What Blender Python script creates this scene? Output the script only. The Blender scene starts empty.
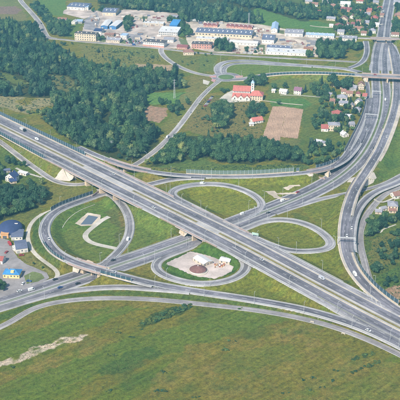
import bpy, bmesh, math, random
import numpy as np
from mathutils import Vector

random.seed(7)
RNG = np.random.default_rng(11)
SC = bpy.context.scene
COL = SC.collection
R = math.radians

# ------------------------------------------------------------------ camera, sky, sun, exposure
HAZE = 0.000115
CAM_H, CAM_PITCH, CAM_F = 390.0, R(25.0), 922.0          # metres, down-tilt, focal length in 1/400 of the frame
cam = bpy.data.objects.new('camera', bpy.data.cameras.new('camera'))
COL.objects.link(cam)
cam.location = (0, 0, CAM_H)
cam.rotation_euler = (R(90) - CAM_PITCH, 0, 0)
cam.data.sensor_width = 36.0
cam.data.lens = CAM_F * 36.0 / 400.0
cam.data.clip_start = 5.0
cam.data.clip_end = 40000.0
SC.camera = cam

SUN_DIR = Vector((-0.45, -0.82, 0.90)).normalized()       # towards the sun: behind the camera, to the left
world = bpy.data.worlds.new('World'); SC.world = world
world.use_nodes = True
wt = world.node_tree
sky = wt.nodes.new('ShaderNodeTexSky')
sky.sky_type = 'NISHITA'; sky.sun_disc = False
sky.sun_elevation = math.asin(SUN_DIR.z)
sky.sun_rotation = math.atan2(SUN_DIR.x, SUN_DIR.y)
sky.air_density = 1.0; sky.dust_density = 1.0; sky.ozone_density = 1.5
bg = wt.nodes['Background']
wt.links.new(sky.outputs[0], bg.inputs[0])
bg.inputs[1].default_value = 0.13

sd = bpy.data.lights.new('sun', 'SUN'); sd.energy = 4.6; sd.angle = R(0.5); sd.color = (1.0, 0.91, 0.78)
sun = bpy.data.objects.new('sun', sd); COL.objects.link(sun)
sun.rotation_euler = (-SUN_DIR).to_track_quat('-Z', 'Y').to_euler()
sun.location = (0, 0, 800)

SC.view_settings.view_transform = 'Standard'
SC.view_settings.look = 'None'
SC.view_settings.gamma = 1.0
SC.view_settings.use_curve_mapping = False
SC.view_settings.exposure = 0.62
SC.cycles.use_denoising = True
SC.cycles.denoiser = 'OPENIMAGEDENOISE'
SC.cycles.max_bounces = 5
SC.cycles.diffuse_bounces = 2
SC.cycles.glossy_bounces = 2
SC.cycles.transmission_bounces = 3
SC.cycles.transparent_max_bounces = 6
SC.cycles.volume_bounces = 0
SC.cycles.use_fast_gi = False

# ------------------------------------------------------------------ helpers
_ct, _st = math.cos(CAM_PITCH), math.sin(CAM_PITCH)
def P(x, y, h=0.0):
    """survey: the place seen at (x, y) of the 400-unit photograph, at height h"""
    dx, dy = (x - 200) / CAM_F, (200 - y) / CAM_F
    d = (dx, _ct + dy * _st, -_st + dy * _ct)
    t = (h - CAM_H) / d[2]
    return np.array([t * d[0], t * d[1], h])
def proj(w):
    w = np.asarray(w, float)
    X, Y, Z = w[..., 0], w[..., 1], w[..., 2] - CAM_H
    zc = Y * _ct - Z * _st
    yc = Y * _st + Z * _ct
    return 200 + CAM_F * X / zc, 200 - CAM_F * yc / zc
def PP(pts, h=0.0):
    return np.array([P(p[0], p[1], p[2] if len(p) > 2 else h) for p in pts])

def tag(o, label=None, cat=None, group=None, kind=None):
    if label: o['label'] = label
    if cat: o['category'] = cat
    if group: o['group'] = group
    if kind: o['kind'] = kind
    return o
def link(name, data, parent=None):
    o = bpy.data.objects.new(name, data); COL.objects.link(o)
    if parent is not None: o.parent = parent
    return o
def mesh(name, verts, faces, mat=None, smooth=False):
    me = bpy.data.meshes.new(name)
    me.from_pydata([tuple(map(float, v)) for v in verts], [], [tuple(map(int, f)) for f in faces])
    if mat is not None:
        for m in (mat if isinstance(mat, (list, tuple)) else [mat]): me.materials.append(m)
    if smooth: me.shade_smooth()
    me.update()
    return me
def add(name, verts, faces, mat, parent=None, smooth=False):
    return link(name, mesh(name, verts, faces, mat, smooth), parent)
def empty(name, loc, rz=0.0, label=None, cat=None, group=None):
    o = link(name, None); o.location = tuple(map(float, loc)); o.rotation_euler = (0, 0, rz)
    o.empty_display_size = 0.5
    return tag(o, label, cat, group)
BOXF = [(0, 3, 2, 1), (4, 5, 6, 7), (0, 1, 5, 4), (1, 2, 6, 5), (2, 3, 7, 6), (3, 0, 4, 7)]
def boxv(x0, x1, y0, y1, z0, z1):
    return [(x0, y0, z0), (x1, y0, z0), (x1, y1, z0), (x0, y1, z0), (x0, y0, z1), (x1, y0, z1), (x1, y1, z1), (x0, y1, z1)]
def join(parts):
    V, F = [], []
    for v, f in parts:
        n = len(V); V += list(v); F += [tuple(i + n for i in q) for q in f]
    return V, F
def boxes(lst):
    return join([(boxv(*b), BOXF) for b in lst])
_ub = {}
def ubox(name, mat, parent, x0, x1, y0, y1, z0, z1):
    """a box part that shares one unit mesh per material"""
    k = (name, mat.name)
    if k not in _ub: _ub[k] = mesh(name, boxv(-.5, .5, -.5, .5, -.5, .5), BOXF, mat)
    o = link(name, _ub[k], parent)
    o.location = ((x0 + x1) / 2, (y0 + y1) / 2, (z0 + z1) / 2)
    o.scale = (x1 - x0, y1 - y0, z1 - z0)
    return o
def cyl(n, r0, r1, z0, z1, cx=0, cy=0, cap=True):
    V = [(cx + r0 * math.cos(2 * math.pi * i / n), cy + r0 * math.sin(2 * math.pi * i / n), z0) for i in range(n)]
    V += [(cx + r1 * math.cos(2 * math.pi * i / n), cy + r1 * math.sin(2 * math.pi * i / n), z1) for i in range(n)]
    F = [(i, (i + 1) % n, n + (i + 1) % n, n + i) for i in range(n)]
    if cap: F += [tuple(range(n))[::-1], tuple(range(n, 2 * n))]
    return V, F
def tube(a, b, r0, r1, n=6):
    a, b = Vector(a), Vector(b); d = (b - a).normalized()
    u = d.orthogonal().normalized(); w = d.cross(u)
    V = []
    for p, r in ((a, r0), (b, r1)):
        for i in range(n):
            t = 2 * math.pi * i / n
            V.append(tuple(p + u * (r * math.cos(t)) + w * (r * math.sin(t))))
    F = [(i, (i + 1) % n, n + (i + 1) % n, n + i) for i in range(n)]
    F += [tuple(range(n))[::-1], tuple(range(n, 2 * n))]
    return V, F

# ------------------------------------------------------------------ materials
class NT:
    def __init__(s, name):
        s.m = bpy.data.materials.new(name); s.m.use_nodes = True
        s.t = s.m.node_tree; s.b = s.t.nodes['Principled BSDF']
    def n(s, typ, **kw):
        x = s.t.nodes.new(typ)
        for k, v in kw.items(): setattr(x, k, v)
        return x
    def l(s, a, b): s.t.links.new(a, b)
    def coord(s, obj=True, scale=(1, 1, 1), rot=0.0):
        tc = s.n('ShaderNodeTexCoord') if obj else s.n('ShaderNodeNewGeometry')
        mp = s.n('ShaderNodeMapping'); mp.inputs['Scale'].default_value = scale; mp.inputs['Rotation'].default_value = (0, 0, rot)
        s.l(tc.outputs['Object' if obj else 'Position'], mp.inputs['Vector'])
        return mp.outputs[0]
    def noise(s, scale, vec=None, detail=3, rough=0.55):
        x = s.n('ShaderNodeTexNoise'); x.inputs['Scale'].default_value = scale
        x.inputs['Detail'].default_value = detail; x.inputs['Roughness'].default_value = rough
        if vec is not None: s.l(vec, x.inputs['Vector'])
        return x.outputs['Fac']
    def ramp(s, fac, stops):
        r = s.n('ShaderNodeValToRGB'); e = r.color_ramp.elements
        while len(e) < len(stops): e.new(0.5)
        for i, (p, c) in enumerate(stops):
            e[i].position = p; e[i].color = (c, c, c, 1) if isinstance(c, (int, float)) else (*c, 1)
        s.l(fac, r.inputs[0]); return r.outputs[0]
    def mix(s, fac, a, b, mode='MIX'):
        x = s.n('ShaderNodeMix', data_type='RGBA', blend_type=mode)
        for sock, v in ((x.inputs[0], fac), (x.inputs[6], a), (x.inputs[7], b)):
            if isinstance(v, (int, float)): sock.default_value = v
            elif isinstance(v, tuple): sock.default_value = (*v, 1)
            else: s.l(v, sock)
        return x.outputs[2]
    def bump(s, fac, strength=0.3, dist=0.2):
        b = s.n('ShaderNodeBump'); b.inputs['Strength'].default_value = strength; b.inputs['Distance'].default_value = dist
        s.l(fac, b.inputs['Height']); s.l(b.outputs[0], s.b.inputs['Normal'])
    def done(s, col, rough=0.85, spec=0.3):
        if isinstance(col, tuple): s.b.inputs['Base Color'].default_value = (*col, 1)
        else: s.l(col, s.b.inputs['Base Color'])
        s.b.inputs['Roughness'].default_value = rough
        s.b.inputs['Specular IOR Level'].default_value = spec
        return s.m
_mc = {}
def mat(name, col, var=0.18, scale=0.35, rough=0.85, spec=0.3, world_pos=True):
    """plain stained surface: base colour with large and small mottling"""
    if name in _mc: return _mc[name]
    k = NT(name)
    v = k.coord(obj=not world_pos)
    n1 = k.noise(scale, v, 4, 0.65); n2 = k.noise(scale * 0.12, v, 2)
    f = k.ramp(n1, [(0.3, 1 - var), (0.7, 1 + var * 0.6)])
    g = k.ramp(n2, [(0.35, 1 - var * 0.6), (0.65, 1 + var * 0.4)])
    c = k.mix(1.0, k.mix(1.0, tuple(col), f, 'MULTIPLY'), g, 'MULTIPLY')
    _mc[name] = k.done(c, rough, spec)
    return _mc[name]
def road_mat(name, col, streak=0.16, lanes=False):
    k = NT(name)
    v = k.coord(obj=False)
    n1 = k.noise(0.05, v, 3); n2 = k.noise(0.9, v, 4, 0.7); n3 = k.noise(0.22, v, 3)
    f = k.mix(1.0, k.ramp(n1, [(0.35, 1 - streak), (0.65, 1 + streak)]), k.ramp(n2, [(0.3, 0.86), (0.7, 1.12)]), 'MULTIPLY')
    f = k.mix(1.0, f, k.ramp(n3, [(0.4, 0.92), (0.6, 1.06)]), 'MULTIPLY')
    if lanes:      # polished wheel tracks and resurfaced stretches follow the lanes
        at = k.n('ShaderNodeAttribute', attribute_name='lane_pos')
        m1 = k.n('ShaderNodeMapping'); m1.inputs['Scale'].default_value = (1.1, 0.015, 0); k.l(at.outputs['Vector'], m1.inputs['Vector'])
        m2 = k.n('ShaderNodeMapping'); m2.inputs['Scale'].default_value = (0.30, 0.012, 0); k.l(at.outputs['Vector'], m2.inputs['Vector'])
        f = k.mix(1.0, f, k.ramp(k.noise(1.0, m1.outputs[0], 3, .6), [(0.34, 0.70), (0.5, 1.0), (0.66, 1.34)]), 'MULTIPLY')
        f = k.mix(1.0, f, k.ramp(k.noise(1.0, m2.outputs[0], 1), [(0.38, 0.80), (0.5, 1.0), (0.62, 1.24)]), 'MULTIPLY')
    return k.done(k.mix(1.0, tuple(col), f, 'MULTIPLY'), 0.8, 0.3)
M = {}
M['asphalt'] = road_mat('asphalt', (0.132, 0.127, 0.143), .24, True)
M['asphalt_pale'] = road_mat('asphalt_pale', (0.192, 0.184, 0.192), .24, True)
M['asphalt_old'] = road_mat('asphalt_old', (0.235, 0.22, 0.215), .2, True)
M['shoulder'] = road_mat('shoulder_concrete', (0.32, 0.31, 0.30))
M['shoulder_tan'] = road_mat('shoulder_gravel', (0.44, 0.38, 0.30))
M['path'] = road_mat('path_concrete', (0.42, 0.39, 0.33))
M['dirt'] = road_mat('pale_dirt', (0.46, 0.39, 0.30), 0.25)
M['yard'] = road_mat('yard_paving', (0.40, 0.335, 0.285), 0.32)
M['paint'] = mat('road_paint', (0.50, 0.50, 0.48), 0.15, 2.0, 0.6)
M['concrete'] = mat('bridge_concrete', (0.52, 0.41, 0.29), 0.22, 0.5)
M['concrete_pale'] = mat('paving_concrete', (0.46, 0.41, 0.34), 0.16, 0.6)
M['parapet'] = mat('parapet_render', (0.33, 0.245, 0.22), 0.2, 0.6)
M['steel'] = mat('galvanised_steel', (0.42, 0.43, 0.44), 0.1, 1.0, 0.45, 0.5)
M['white_steel'] = mat('white_steel', (0.46, 0.47, 0.47), 0.08, 1.0, 0.45, 0.5)
M['tyre'] = mat('tyre_rubber', (0.02, 0.02, 0.022), 0.1, 3.0, 0.9)
M['car_glass'] = mat('car_glass', (0.02, 0.025, 0.03), 0.05, 2.0, 0.08, 0.6)
M['window'] = mat('window_glass', (0.09, 0.10, 0.115), 0.2, 1.5, 0.12, 0.6)
def glass_panel(name, col, alpha):
    k = NT(name)
    k.done(col, 0.15, 0.5)
    k.b.inputs['Alpha'].default_value = alpha
    return k.m
M['screen_teal'] = glass_panel('acoustic_glass_teal', (0.05, 0.095, 0.125), 0.78)
M['screen_clear'] = glass_panel('acoustic_glass_clear', (0.22, 0.29, 0.31), 0.30)
M['screen_post'] = mat('screen_post_paint', (0.34, 0.40, 0.43), 0.1, 1.0, 0.5)
k = NT('pond_water'); k.bump(k.noise(1.2, k.coord(obj=False)), 0.08, 0.05); M['water'] = k.done((0.10, 0.12, 0.14), 0.10, 0.6)
# ------------------------------------------------------------------ road alignments (surveyed points: x, y on the photograph, height in m)
def resample(pts, step=3.0, smooth=6):
    pts = np.asarray(pts, float)
    n = len(pts)
    p = np.vstack([2 * pts[0] - pts[1], pts, 2 * pts[-1] - pts[-2]])
    out = []
    for i in range(1, n):
        p0, p1, p2, p3 = p[i - 1], p[i], p[i + 1], p[i + 2]
        m = max(4, int(np.linalg.norm(p2 - p1) / 1.0))
        t = np.linspace(0, 1, m, endpoint=False)[:, None]
        out.append(0.5 * ((2 * p1) + (-p0 + p2) * t + (2 * p0 - 5 * p1 + 4 * p2 - p3) * t ** 2 + (-p0 + 3 * p1 - 3 * p2 + p3) * t ** 3))
    c = np.vstack(out + [pts[-1:]])
    def even(c):
        s = np.concatenate([[0], np.cumsum(np.linalg.norm(np.diff(c[:, :2], axis=0), axis=1))])
        k = max(3, int(s[-1] / step) + 1)
        q = np.linspace(0, s[-1], k)
        return np.stack([np.interp(q, s, c[:, j]) for j in range(3)], 1)
    c = even(c)
    for _ in range(smooth):
        d = c.copy(); d[1:-1] = 0.25 * c[:-2] + 0.5 * c[1:-1] + 0.25 * c[2:]; c = d
    return even(c)
def normals(c):
    t = np.gradient(c[:, :2], axis=0)
    t /= np.linalg.norm(t, axis=1)[:, None] + 1e-9
    return np.stack([-t[:, 1], t[:, 0]], 1)
def offset(c, o):
    """o > 0 is to the left of the direction of travel"""
    n = normals(c); r = c.copy()
    r[:, :2] += n * (np.asarray(o).reshape(-1, 1) if np.ndim(o) else o)
    return r

# the diagonal motorway: one alignment, carriageways and collector lanes at offsets from it
_am = [(-60, 96, 7.5), (0, 125.5, 7.5), (50, 150, 7.5), (84, 166, 7.5), (133, 190.5, 7.5), (175, 212.5, 7.5), (219, 234, 7.5), (256, 251, 6.8), (297, 274.5, 5), (320, 287, 4), (350, 302, 3), (375, 315, 2.4), (400, 327.5, 2), (440, 349, 2)]
_w = PP(_am)
_cf = np.polyfit(_w[:, 0], _w[:, 1], 3)
_xs = np.linspace(_w[0, 0], _w[-1, 0], 60)
A_MID = resample(np.stack([_xs, np.polyval(_cf, _xs), np.interp(_xs, _w[:, 0], _w[:, 2])], 1))
_px = proj(A_MID)[0]
def aoff(stops):
    xs, os = zip(*stops); return np.interp(_px, xs, os)

ROADS = {}
def road(key, name, pts, w, sh=1.4, m='asphalt', lanes=1, shm='shoulder', edge=True, fill=True, world=False, prio=0, sm=6, slope=0.55):
    c = np.asarray(pts, float) if world else resample(PP(pts), smooth=sm)
    ROADS[key] = dict(name=name, c=c, w=w, sh=sh, m=m, lanes=lanes, shm=shm, edge=edge, fill=fill, prio=prio, slope=slope)
# left of travel (travelling left to right in the picture) is the far side
road('A1', 'motorway_carriageway', offset(A_MID, 8.3), 9.2, 1.2, lanes=2, shm='shoulder_tan', world=True, prio=3)
road('A2', 'motorway_carriageway', offset(A_MID, -8.1), 8.8, 1.2, lanes=2, shm='shoulder_tan', world=True, prio=3)
_c = offset(A_MID, aoff([(-60, 14.6), (40, 14.6), (110, 16.6), (330, 16.6), (400, 16.2)]))
road('A1c', 'motorway_collector_lane', _c, 5.0, 1.3, 'asphalt_pale', lanes=2, world=True, prio=2)
_c = offset(A_MID, aoff([(-60, -11.5), (0, -11.5), (60, -15.7), (300, -15.7), (400, -15.2)]))
road('A2c', 'motorway_collector_lane', _c, 4.8, 1.3, 'asphalt_pale', lanes=2, world=True, prio=2)
# the cross highway, one alignment again
_b = [(-40, 315, 0), (0, 304, 0), (25, 296.2, 0), (50, 288, 0), (75, 279.6, 0), (100, 271.2, 0), (125, 262.8, 0), (150, 254.5, 0), (190, 240, 0), (240, 221.3, 0), (275, 207.8, 0), (300, 197.5, 0), (325, 185.5, 0), (342, 174.5, 0), (356, 162, 0), (367, 147, 0), (374, 133, 0), (378.5, 121, 0), (381, 109, 0), (382, 97, 0), (381.5, 85, 0), (380.5, 72, 0), (380.5, 60, 0), (381.5, 50, 0), (383.5, 39, 0), (386, 20, 0), (390, 0, 0), (393, -14, 0)]
B_MID = resample(PP(_b), smooth=30)
_bt = np.linspace(0, 1, len(B_MID)); _bx, _by = proj(B_MID)
_far = np.clip((70 - _by) / 40, 0, 1)
road('B1', 'highway_carriageway', offset(B_MID, 7.4 - 2.2 * _far), 9.2, 1.4, lanes=2, world=True, prio=1)
road('B2', 'highway_carriageway', offset(B_MID, -6.4 + 1.4 * _far), 8.2, 1.4, lanes=2, world=True, prio=1)
# north ramp with the bridge, then the screen, then the second bridge
road('C1', 'slip_road', [(78, 146.8, 7.3), (100, 156.6, 7.3), (125, 165.6, 7.2), (150, 171.2, 6.6), (175, 174.4, 5), (200, 176.0, 4.2), (225, 176.6, 4.0), (250, 176.3, 4.2), (275, 175, 5), (300, 173, 6), (310, 171.8, 6.2), (320, 170, 6.2), (331, 166.8, 5.8), (343, 160.5, 4.4), (350, 154, 3), (356.3, 146, 1.6), (362, 136, .6), (366, 126, .1), (369.5, 112, 0), (372, 98, 0)], 6.0, 1.0, lanes=2, prio=4)
road('SD', 'semi_direct_ramp', [(205, 177.6, 3.9), (190, 177.4, 3.3), (175, 178.6, 2), (162, 181, .8), (150, 184.2, 0), (125, 188.5, -.3), (104, 193.3, -.2), (88, 198.5, .8), (75, 203, 2), (62, 208, 3.2), (52, 214.5, 4.2), (46.3, 222, 4.8), (44.3, 230, 5.2), (46, 238, 5.7), (51.5, 247, 6.4), (59, 254, 7), (68, 259, 7.3), (78, 263.2, 7.3), (90, 267, 7.3), (100, 270, 7.2), (112, 273.2, 6.4), (125, 276.6, 5), (138, 280, 3.6), (150, 283, 2.6), (165, 285.9, 1.8), (185, 289.4, 1.4), (200, 291.8, 1.2), (225, 295.4, 1.2), (250, 299.2, 1.2), (275, 303.6, 1.2), (300, 308.4, 1.4), (325, 314.8, 2.0), (350, 322.7, 2.7), (375, 332.6, 2.35), (400, 344.6, 2.0), (430, 360, 2.0)], 6.6, 1.5, lanes=2, prio=5)
road('RA', 'connector_ramp', [(92, 272.5, 0), (101, 266.3, 0), (111, 258.5, 0), (120, 249.5, 0), (127, 239.5, 0), (130, 229, 0), (129, 218, 0), (124.5, 208, 0), (118, 200.5, 0), (110, 195, -.2), (100, 188.5, -.2)], 5.6, 1.5, 'asphalt_pale', prio=6)
road('D2', 'slip_road', [(-30, 319, 0), (0, 309.2, 0), (25, 301.8, 0), (50, 295, 0), (75, 290, .2), (100, 287.4, .5), (125, 286.8, .8), (150, 288.4, 1.2), (170, 289.8, 1.4), (190, 291.6, 1.4)], 5.2, 1.2, 'asphalt_pale', prio=4)
road('TL', 'loop_ramp', [(222, 221.5, 7.5), (208, 214.2, 7.5), (196, 208, 7.5), (186, 203, 7.5), (178, 199, 7.3), (172.6, 195.6, 7.1), (171.6, 192.3, 6.8), (174.8, 189.3, 6.4), (181.5, 186.8, 5.8), (191, 184.9, 5), (203, 184.0, 4.1), (216, 184.0, 3.2), (229, 185.6, 2.3), (241, 189, 1.5), (252, 193.8, .7), (259, 199, .2), (262.2, 205, 0), (259.5, 210.3, 0), (252, 215, 0), (243, 219, 0), (232, 223.5, 0)], 5.0, 1.6, 'asphalt_pale', prio=6)
road('RL', 'loop_ramp', [(238, 231, 0), (250, 226.6, 0), (260, 222.3, .2), (272, 219.8, .5), (285, 219.6, 1), (300, 222.1, 1.6), (313, 227, 2.1), (323, 233, 2.6), (330, 240, 3.1), (331.5, 244.5, 3.4), (327, 248.4, 3.7), (315, 250.5, 4.2), (300, 251, 4.8), (288, 250, 5.3), (275, 246, 6.0), (262, 240.8, 6.6), (245, 233, 7.2)], 4.8, 1.6, 'asphalt_pale', prio=6)
road('BL', 'loop_ramp', [(205, 241.5, 0), (192, 246.5, 0), (179, 251.5, 0), (166, 256.3, 0), (157.5, 261.3, .2), (155.3, 267, .5), (160.5, 273, .9), (171, 277.8, 1.3), (185, 281.6, 1.7), (200, 283.4, 2.1), (215, 282.8, 2.8), (230, 279.6, 3.0), (241, 274.2, 3.5), (246.6, 267.4, 4.1), (245.3, 260.6, 5.0), (239, 254, 6.2), (229, 248, 7.2), (215, 241, 7.5)], 4.8, 1.6, 'asphalt_pale', prio=6)
road('E', 'slip_road', [(391, 45, 0), (394, 60, 0), (396, 74, 0), (396.6, 88, 0), (396, 101, .5), (393.3, 114, 1.2), (389, 127, 2.4), (384.6, 138, 3.8), (380, 148.6, 5), (374, 159, 6.1), (367.5, 169.5, 6.8), (360.5, 180, 7.2), (354.3, 190.5, 7.2), (349.5, 203, 6.6), (346.3, 216, 5.8), (344.7, 230, 5), (345, 244, 4.3), (347.8, 257, 3.8), (353.5, 269.5, 3.5), (362, 281, 3.2), (373, 292, 2.9), (386, 302.3, 2.6), (400, 311.5, 2.3), (430, 329, 2.1)], 8.4, 1.5, lanes=2, shm='shoulder_tan', prio=5)
road('E2', 'slip_road', [(430, 166, 2.4), (412, 175.5, 2.6), (400, 181.3, 2.8), (390, 185.5, 3), (380, 189.3, 3.2), (371, 194.3, 3.5), (363.5, 201, 3.9), (357.6, 209, 4.4), (353.8, 218, 4.7), (351.6, 229, 4.9), (350.8, 240, 4.6), (352, 252, 4.1)], 5.6, 1.2, prio=4)
road('X', 'slip_road', [(430, 160, 0), (412, 169.5, 0), (400, 176, 0), (385, 183.6, 0), (370, 188.4, 0), (355, 191.8, 0), (340, 194.8, 0), (325, 197.8, 0), (312, 201.4, 0), (300, 205.2, 0), (288, 209, 0), (275, 213.4, 0)], 4.8, 1.2, 'asphalt_pale', prio=2)
road('SV', 'service_road', [(430, 176, 1), (410, 183, 1), (400, 187.3, 1), (391, 190.6, 1), (384, 195, .8), (377, 201.5, .6), (370, 210, .4), (364, 220, .2), (360.3, 232, 0), (360.7, 246, 0), (364, 260, 0), (367, 272, 0), (370.5, 282, 0), (378, 288.5, 0)], 5.4, .3, 'asphalt_old', edge=False, prio=0)
road('RB', 'service_ramp', [(366.5, 79, 0), (368.3, 90, 0), (368, 101, 0), (365, 114, 0), (360.3, 126, .3), (354, 138.5, 1.2), (349.3, 148, 2.6), (343.8, 156.6, 4.2), (336, 163.4, 5.4)], 4.2, .6, prio=1)
road('S', 'service_road', [(-30, 341, 0), (-12, 333, 0), (0, 326.8, 0), (10, 322.4, 0), (21, 315.2, 0), (33, 308.6, 0), (46, 304.4, 0), (60, 301.6, 0), (80, 299.2, 0), (105, 298, 0), (130, 298.2, 0), (155, 299.5, 0), (180, 301.7, 0), (205, 304.3, 0), (230, 307, 0), (255, 310, 0), (280, 314, 0), (300, 318, 0), (325, 324.2, 0), (350, 332.5, 0), (375, 342.7, 0), (400, 354.5, 0), (430, 370, 0)], 5.2, .5, 'asphalt_old', edge=False)
road('H', 'local_road', [(221, 79.5, 0), (213, 85.5, 0), (206, 92, 0), (199, 99.5, 0), (189, 113, 0), (178, 127.5, 0), (168, 138.5, 0), (158, 148.2, 0), (148, 156, 0), (138, 163, 0), (120, 172, 0), (100, 179.5, 0), (82, 184.3, 0), (66, 184, 0), (53, 179.8, 0), (40, 171.5, 0), (25, 160.7, 0), (10, 149.2, 0), (0, 141.8, 0), (-30, 122, 0)], 6.4, .5, 'asphalt_old', shm='path', prio=2)
road('G', 'local_road', [(17, -8, 0), (21, 1, 0), (29, 10, 0), (36.5, 18.5, 0), (41.5, 26, 0), (44.8, 33, 0), (48, 37.3, 0), (56, 38.8, 0)], 8.2, .6, 'asphalt_old', shm='path', prio=2)
road('FR', 'local_road', [(47, 38.2, 0), (62, 39.4, 0), (80, 41.4, 0), (105, 43.4, 0), (130, 45.8, 0), (150, 47.4, 0), (165, 49, 0), (185, 51.3, 0), (205, 53.3, 0), (230, 55, 0), (260, 56.8, 0), (300, 59, 0), (340, 61, 0), (362, 62.5, 0)], 6.0, .5, 'asphalt_old', shm='path', edge=False)
road('K', 'local_road', [(161.5, 47, 0), (161, 51, 0), (163.5, 55.5, 0), (169, 60.5, 0), (178, 66, 0), (188, 70.5, 0), (198, 73.6, 0), (209, 75.5, 0), (218, 76.4, 0)], 7.2, .6, 'asphalt_old', shm='path', prio=1)
road('F1', 'boulevard_carriageway', [(219.5, 74.5, 0), (217.3, 70, 0), (218.8, 65.4, 0), (225, 62, 0), (237, 60.6, 0), (255, 61, 0), (275, 63, 0), (300, 65, 0), (325, 66.8, 1.2), (345, 68.6, 3.4), (360, 72, 6)], 8.0, 1.2, 'asphalt_pale', lanes=2, prio=1)
road('F2', 'boulevard_carriageway', [(224, 73.4, 0), (223.4, 69.5, 0), (226, 66.2, 0), (233, 63.8, 0), (245, 63.1, 0), (260, 63.7, 0), (278, 64.7, 0), (295, 65.4, 0), (312, 66.3, .5)], 6.4, 1.2, 'asphalt_pale', lanes=2, prio=2)
road('O', 'overpass_road', [(230, 79.7, 0), (240, 79.3, .3), (250, 77.8, .8), (262, 75.4, 1.8), (278, 73.6, 3.2), (300, 72.8, 4.6), (325, 73.0, 5.8), (345, 74, 6.4), (362, 75, 6.8), (380, 75.9, 6.8), (400, 76.8, 6.8), (430, 78.4, 6.5), (460, 80, 5)], 10.5, 1.6, 'asphalt_pale', lanes=2, shm='shoulder_tan', prio=3)
road('N', 'overpass_road', [(330, 36, 0), (350, 37.3, 3), (364, 38, 6), (384, 38.6, 6.8), (400, 39, 6.8), (425, 39.5, 4)], 6.0, .8, 'asphalt_pale', shm='shoulder_tan', edge=False, prio=3)
road('NW', 'slip_road', [(365.8, 41, 5.5), (366.8, 47, 3.5), (366.6, 53, 2.5), (363.6, 60, 3), (357, 65, 4.2), (349, 67.8, 4)], 6.4, .8, prio=2)
road('NE', 'slip_road', [(388, 41, 0), (393, 47, 0), (397, 55, 0), (399.5, 68, 0), (401, 85, 0), (402, 105, .5)], 6.4, .8, prio=2)
road('PT', 'footpath', [(58, 208, 0), (48, 211.5, 0), (38, 216.3, 0), (31, 223.5, 0), (28, 231.5, 0), (28.4, 241, 0), (32.5, 250.5, 0), (40.5, 258.5, 0), (50, 265.2, 0), (57, 270.7, 0), (58.8, 275, 0), (56, 279, 0), (49, 283, 0)], 3.2, .2, 'path', edge=False, shm='path')
for q in ROADS.values():
    q['n'] = normals(q['c']); q['px'] = np.stack(proj(q['c']), 1)

def near_idx(key, x, y):
    return int(np.argmin((ROADS[key]['px'][:, 0] - x) ** 2 + (ROADS[key]['px'][:, 1] - y) ** 2))

# spans: where a raised road is carried by a bridge, no earth is banked up under it
SPANS = {
    'west': PP([(65, 168), (114, 194), (152, 189.5), (97, 157.5)], 7.5)[:, :2],
    'ramp': PP([(109, 150), (146.5, 162), (146.5, 178), (109, 170)], 7.2)[:, :2],
    'cross': PP([(178.5, 223), (209, 240.5), (247, 233), (224, 219)], 7.5)[:, :2],
    'south': PP([(77, 252), (99.5, 258), (99.5, 284), (77, 276)], 7.3)[:, :2],
    'path': PP([(312, 158), (328.5, 153), (328.5, 180), (312, 185)], 6.2)[:, :2],
    'east': PP([(335, 180), (385, 180), (380, 195), (330, 195)], 7.2)[:, :2],
    'over': PP([(366, 60), (470, 60), (470, 95), (366, 95)], 6.8)[:, :2],
    'north': PP([(374, 30), (396, 30), (396, 46), (374, 46)], 6.8)[:, :2],
}
def inpoly(x, y, poly):
    x = np.asarray(x); y = np.asarray(y); r = np.zeros(x.shape, bool)
    j = len(poly) - 1
    for i in range(len(poly)):
        xi, yi = poly[i][:2]; xj, yj = poly[j][:2]
        if yi != yj:
            r ^= ((yi > y) != (yj > y)) & (x < (xj - xi) * (y - yi) / (yj - yi) + xi)
        j = i
    return r
for q in ROADS.values():
    b = np.zeros(len(q['c']), bool)
    for s in SPANS.values(): b |= inpoly(q['c'][:, 0], q['c'][:, 1], s) & (q['c'][:, 2] > 3.5)
    q['bridge'] = b

# ------------------------------------------------------------------ the ground: one sheet, banked up under the raised roads
STEP = 1.6
def axis(lo, hi, step, outer_lo, outer_hi):
    return np.concatenate([outer_lo, np.arange(lo, hi + step * .5, step), outer_hi])
GX = axis(-392, 392, STEP, [-14000, -7000, -3500, -1800, -1000, -700, -540, -440], [440, 540, 700, 1000, 1800, 3500, 7000, 14000])
GY = np.concatenate([[-6000, -2500, -900, -200, 150, 350, 440, 480], np.arange(500, 1240, STEP), np.arange(1240, 1760, 2.2), [1770, 1800, 1850, 1950, 2150, 2600, 3500, 6000, 12000, 22000]])
NX, NY = len(GX), len(GY)
HX, HY = np.meshgrid(GX, GY)
Z = np.zeros((NY, NX))
def _lattice(seed, x, y, cell):
    r = np.random.default_rng(seed).random((256, 256))
    u, v = x / cell, y / cell
    i, j = np.floor(u).astype(int), np.floor(v).astype(int)
    fu, fv = u - i, v - j
    fu, fv = fu * fu * (3 - 2 * fu), fv * fv * (3 - 2 * fv)
    a = r[i % 256, j % 256]; b = r[(i + 1) % 256, j % 256]; c = r[i % 256, (j + 1) % 256]; d = r[(i + 1) % 256, (j + 1) % 256]
    return (a * (1 - fu) + b * fu) * (1 - fv) + (c * (1 - fu) + d * fu) * fv
def vnoise(seed, x, y, cell, octs=3):
    t = 0; a = 1; n = 0
    for o in range(octs):
        t = t + a * _lattice(seed + o * 17, x + 5000, y + 5000, cell / 2 ** o); n += a; a *= .5
    return t / n
def window(x, y, r):
    return np.searchsorted(GX, x - r), np.searchsorted(GX, x + r), np.searchsorted(GY, y - r), np.searchsorted(GY, y + r)
SLOPE_MASK = np.zeros((NY, NX))
PLAZA = PP([(163, 263.5), (190, 250.5), (207, 254), (227, 261), (235, 267), (233, 272), (222, 277.5), (212, 280), (198, 278), (186, 274), (176, 269.5)], 2.2)[:, :2]

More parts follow.
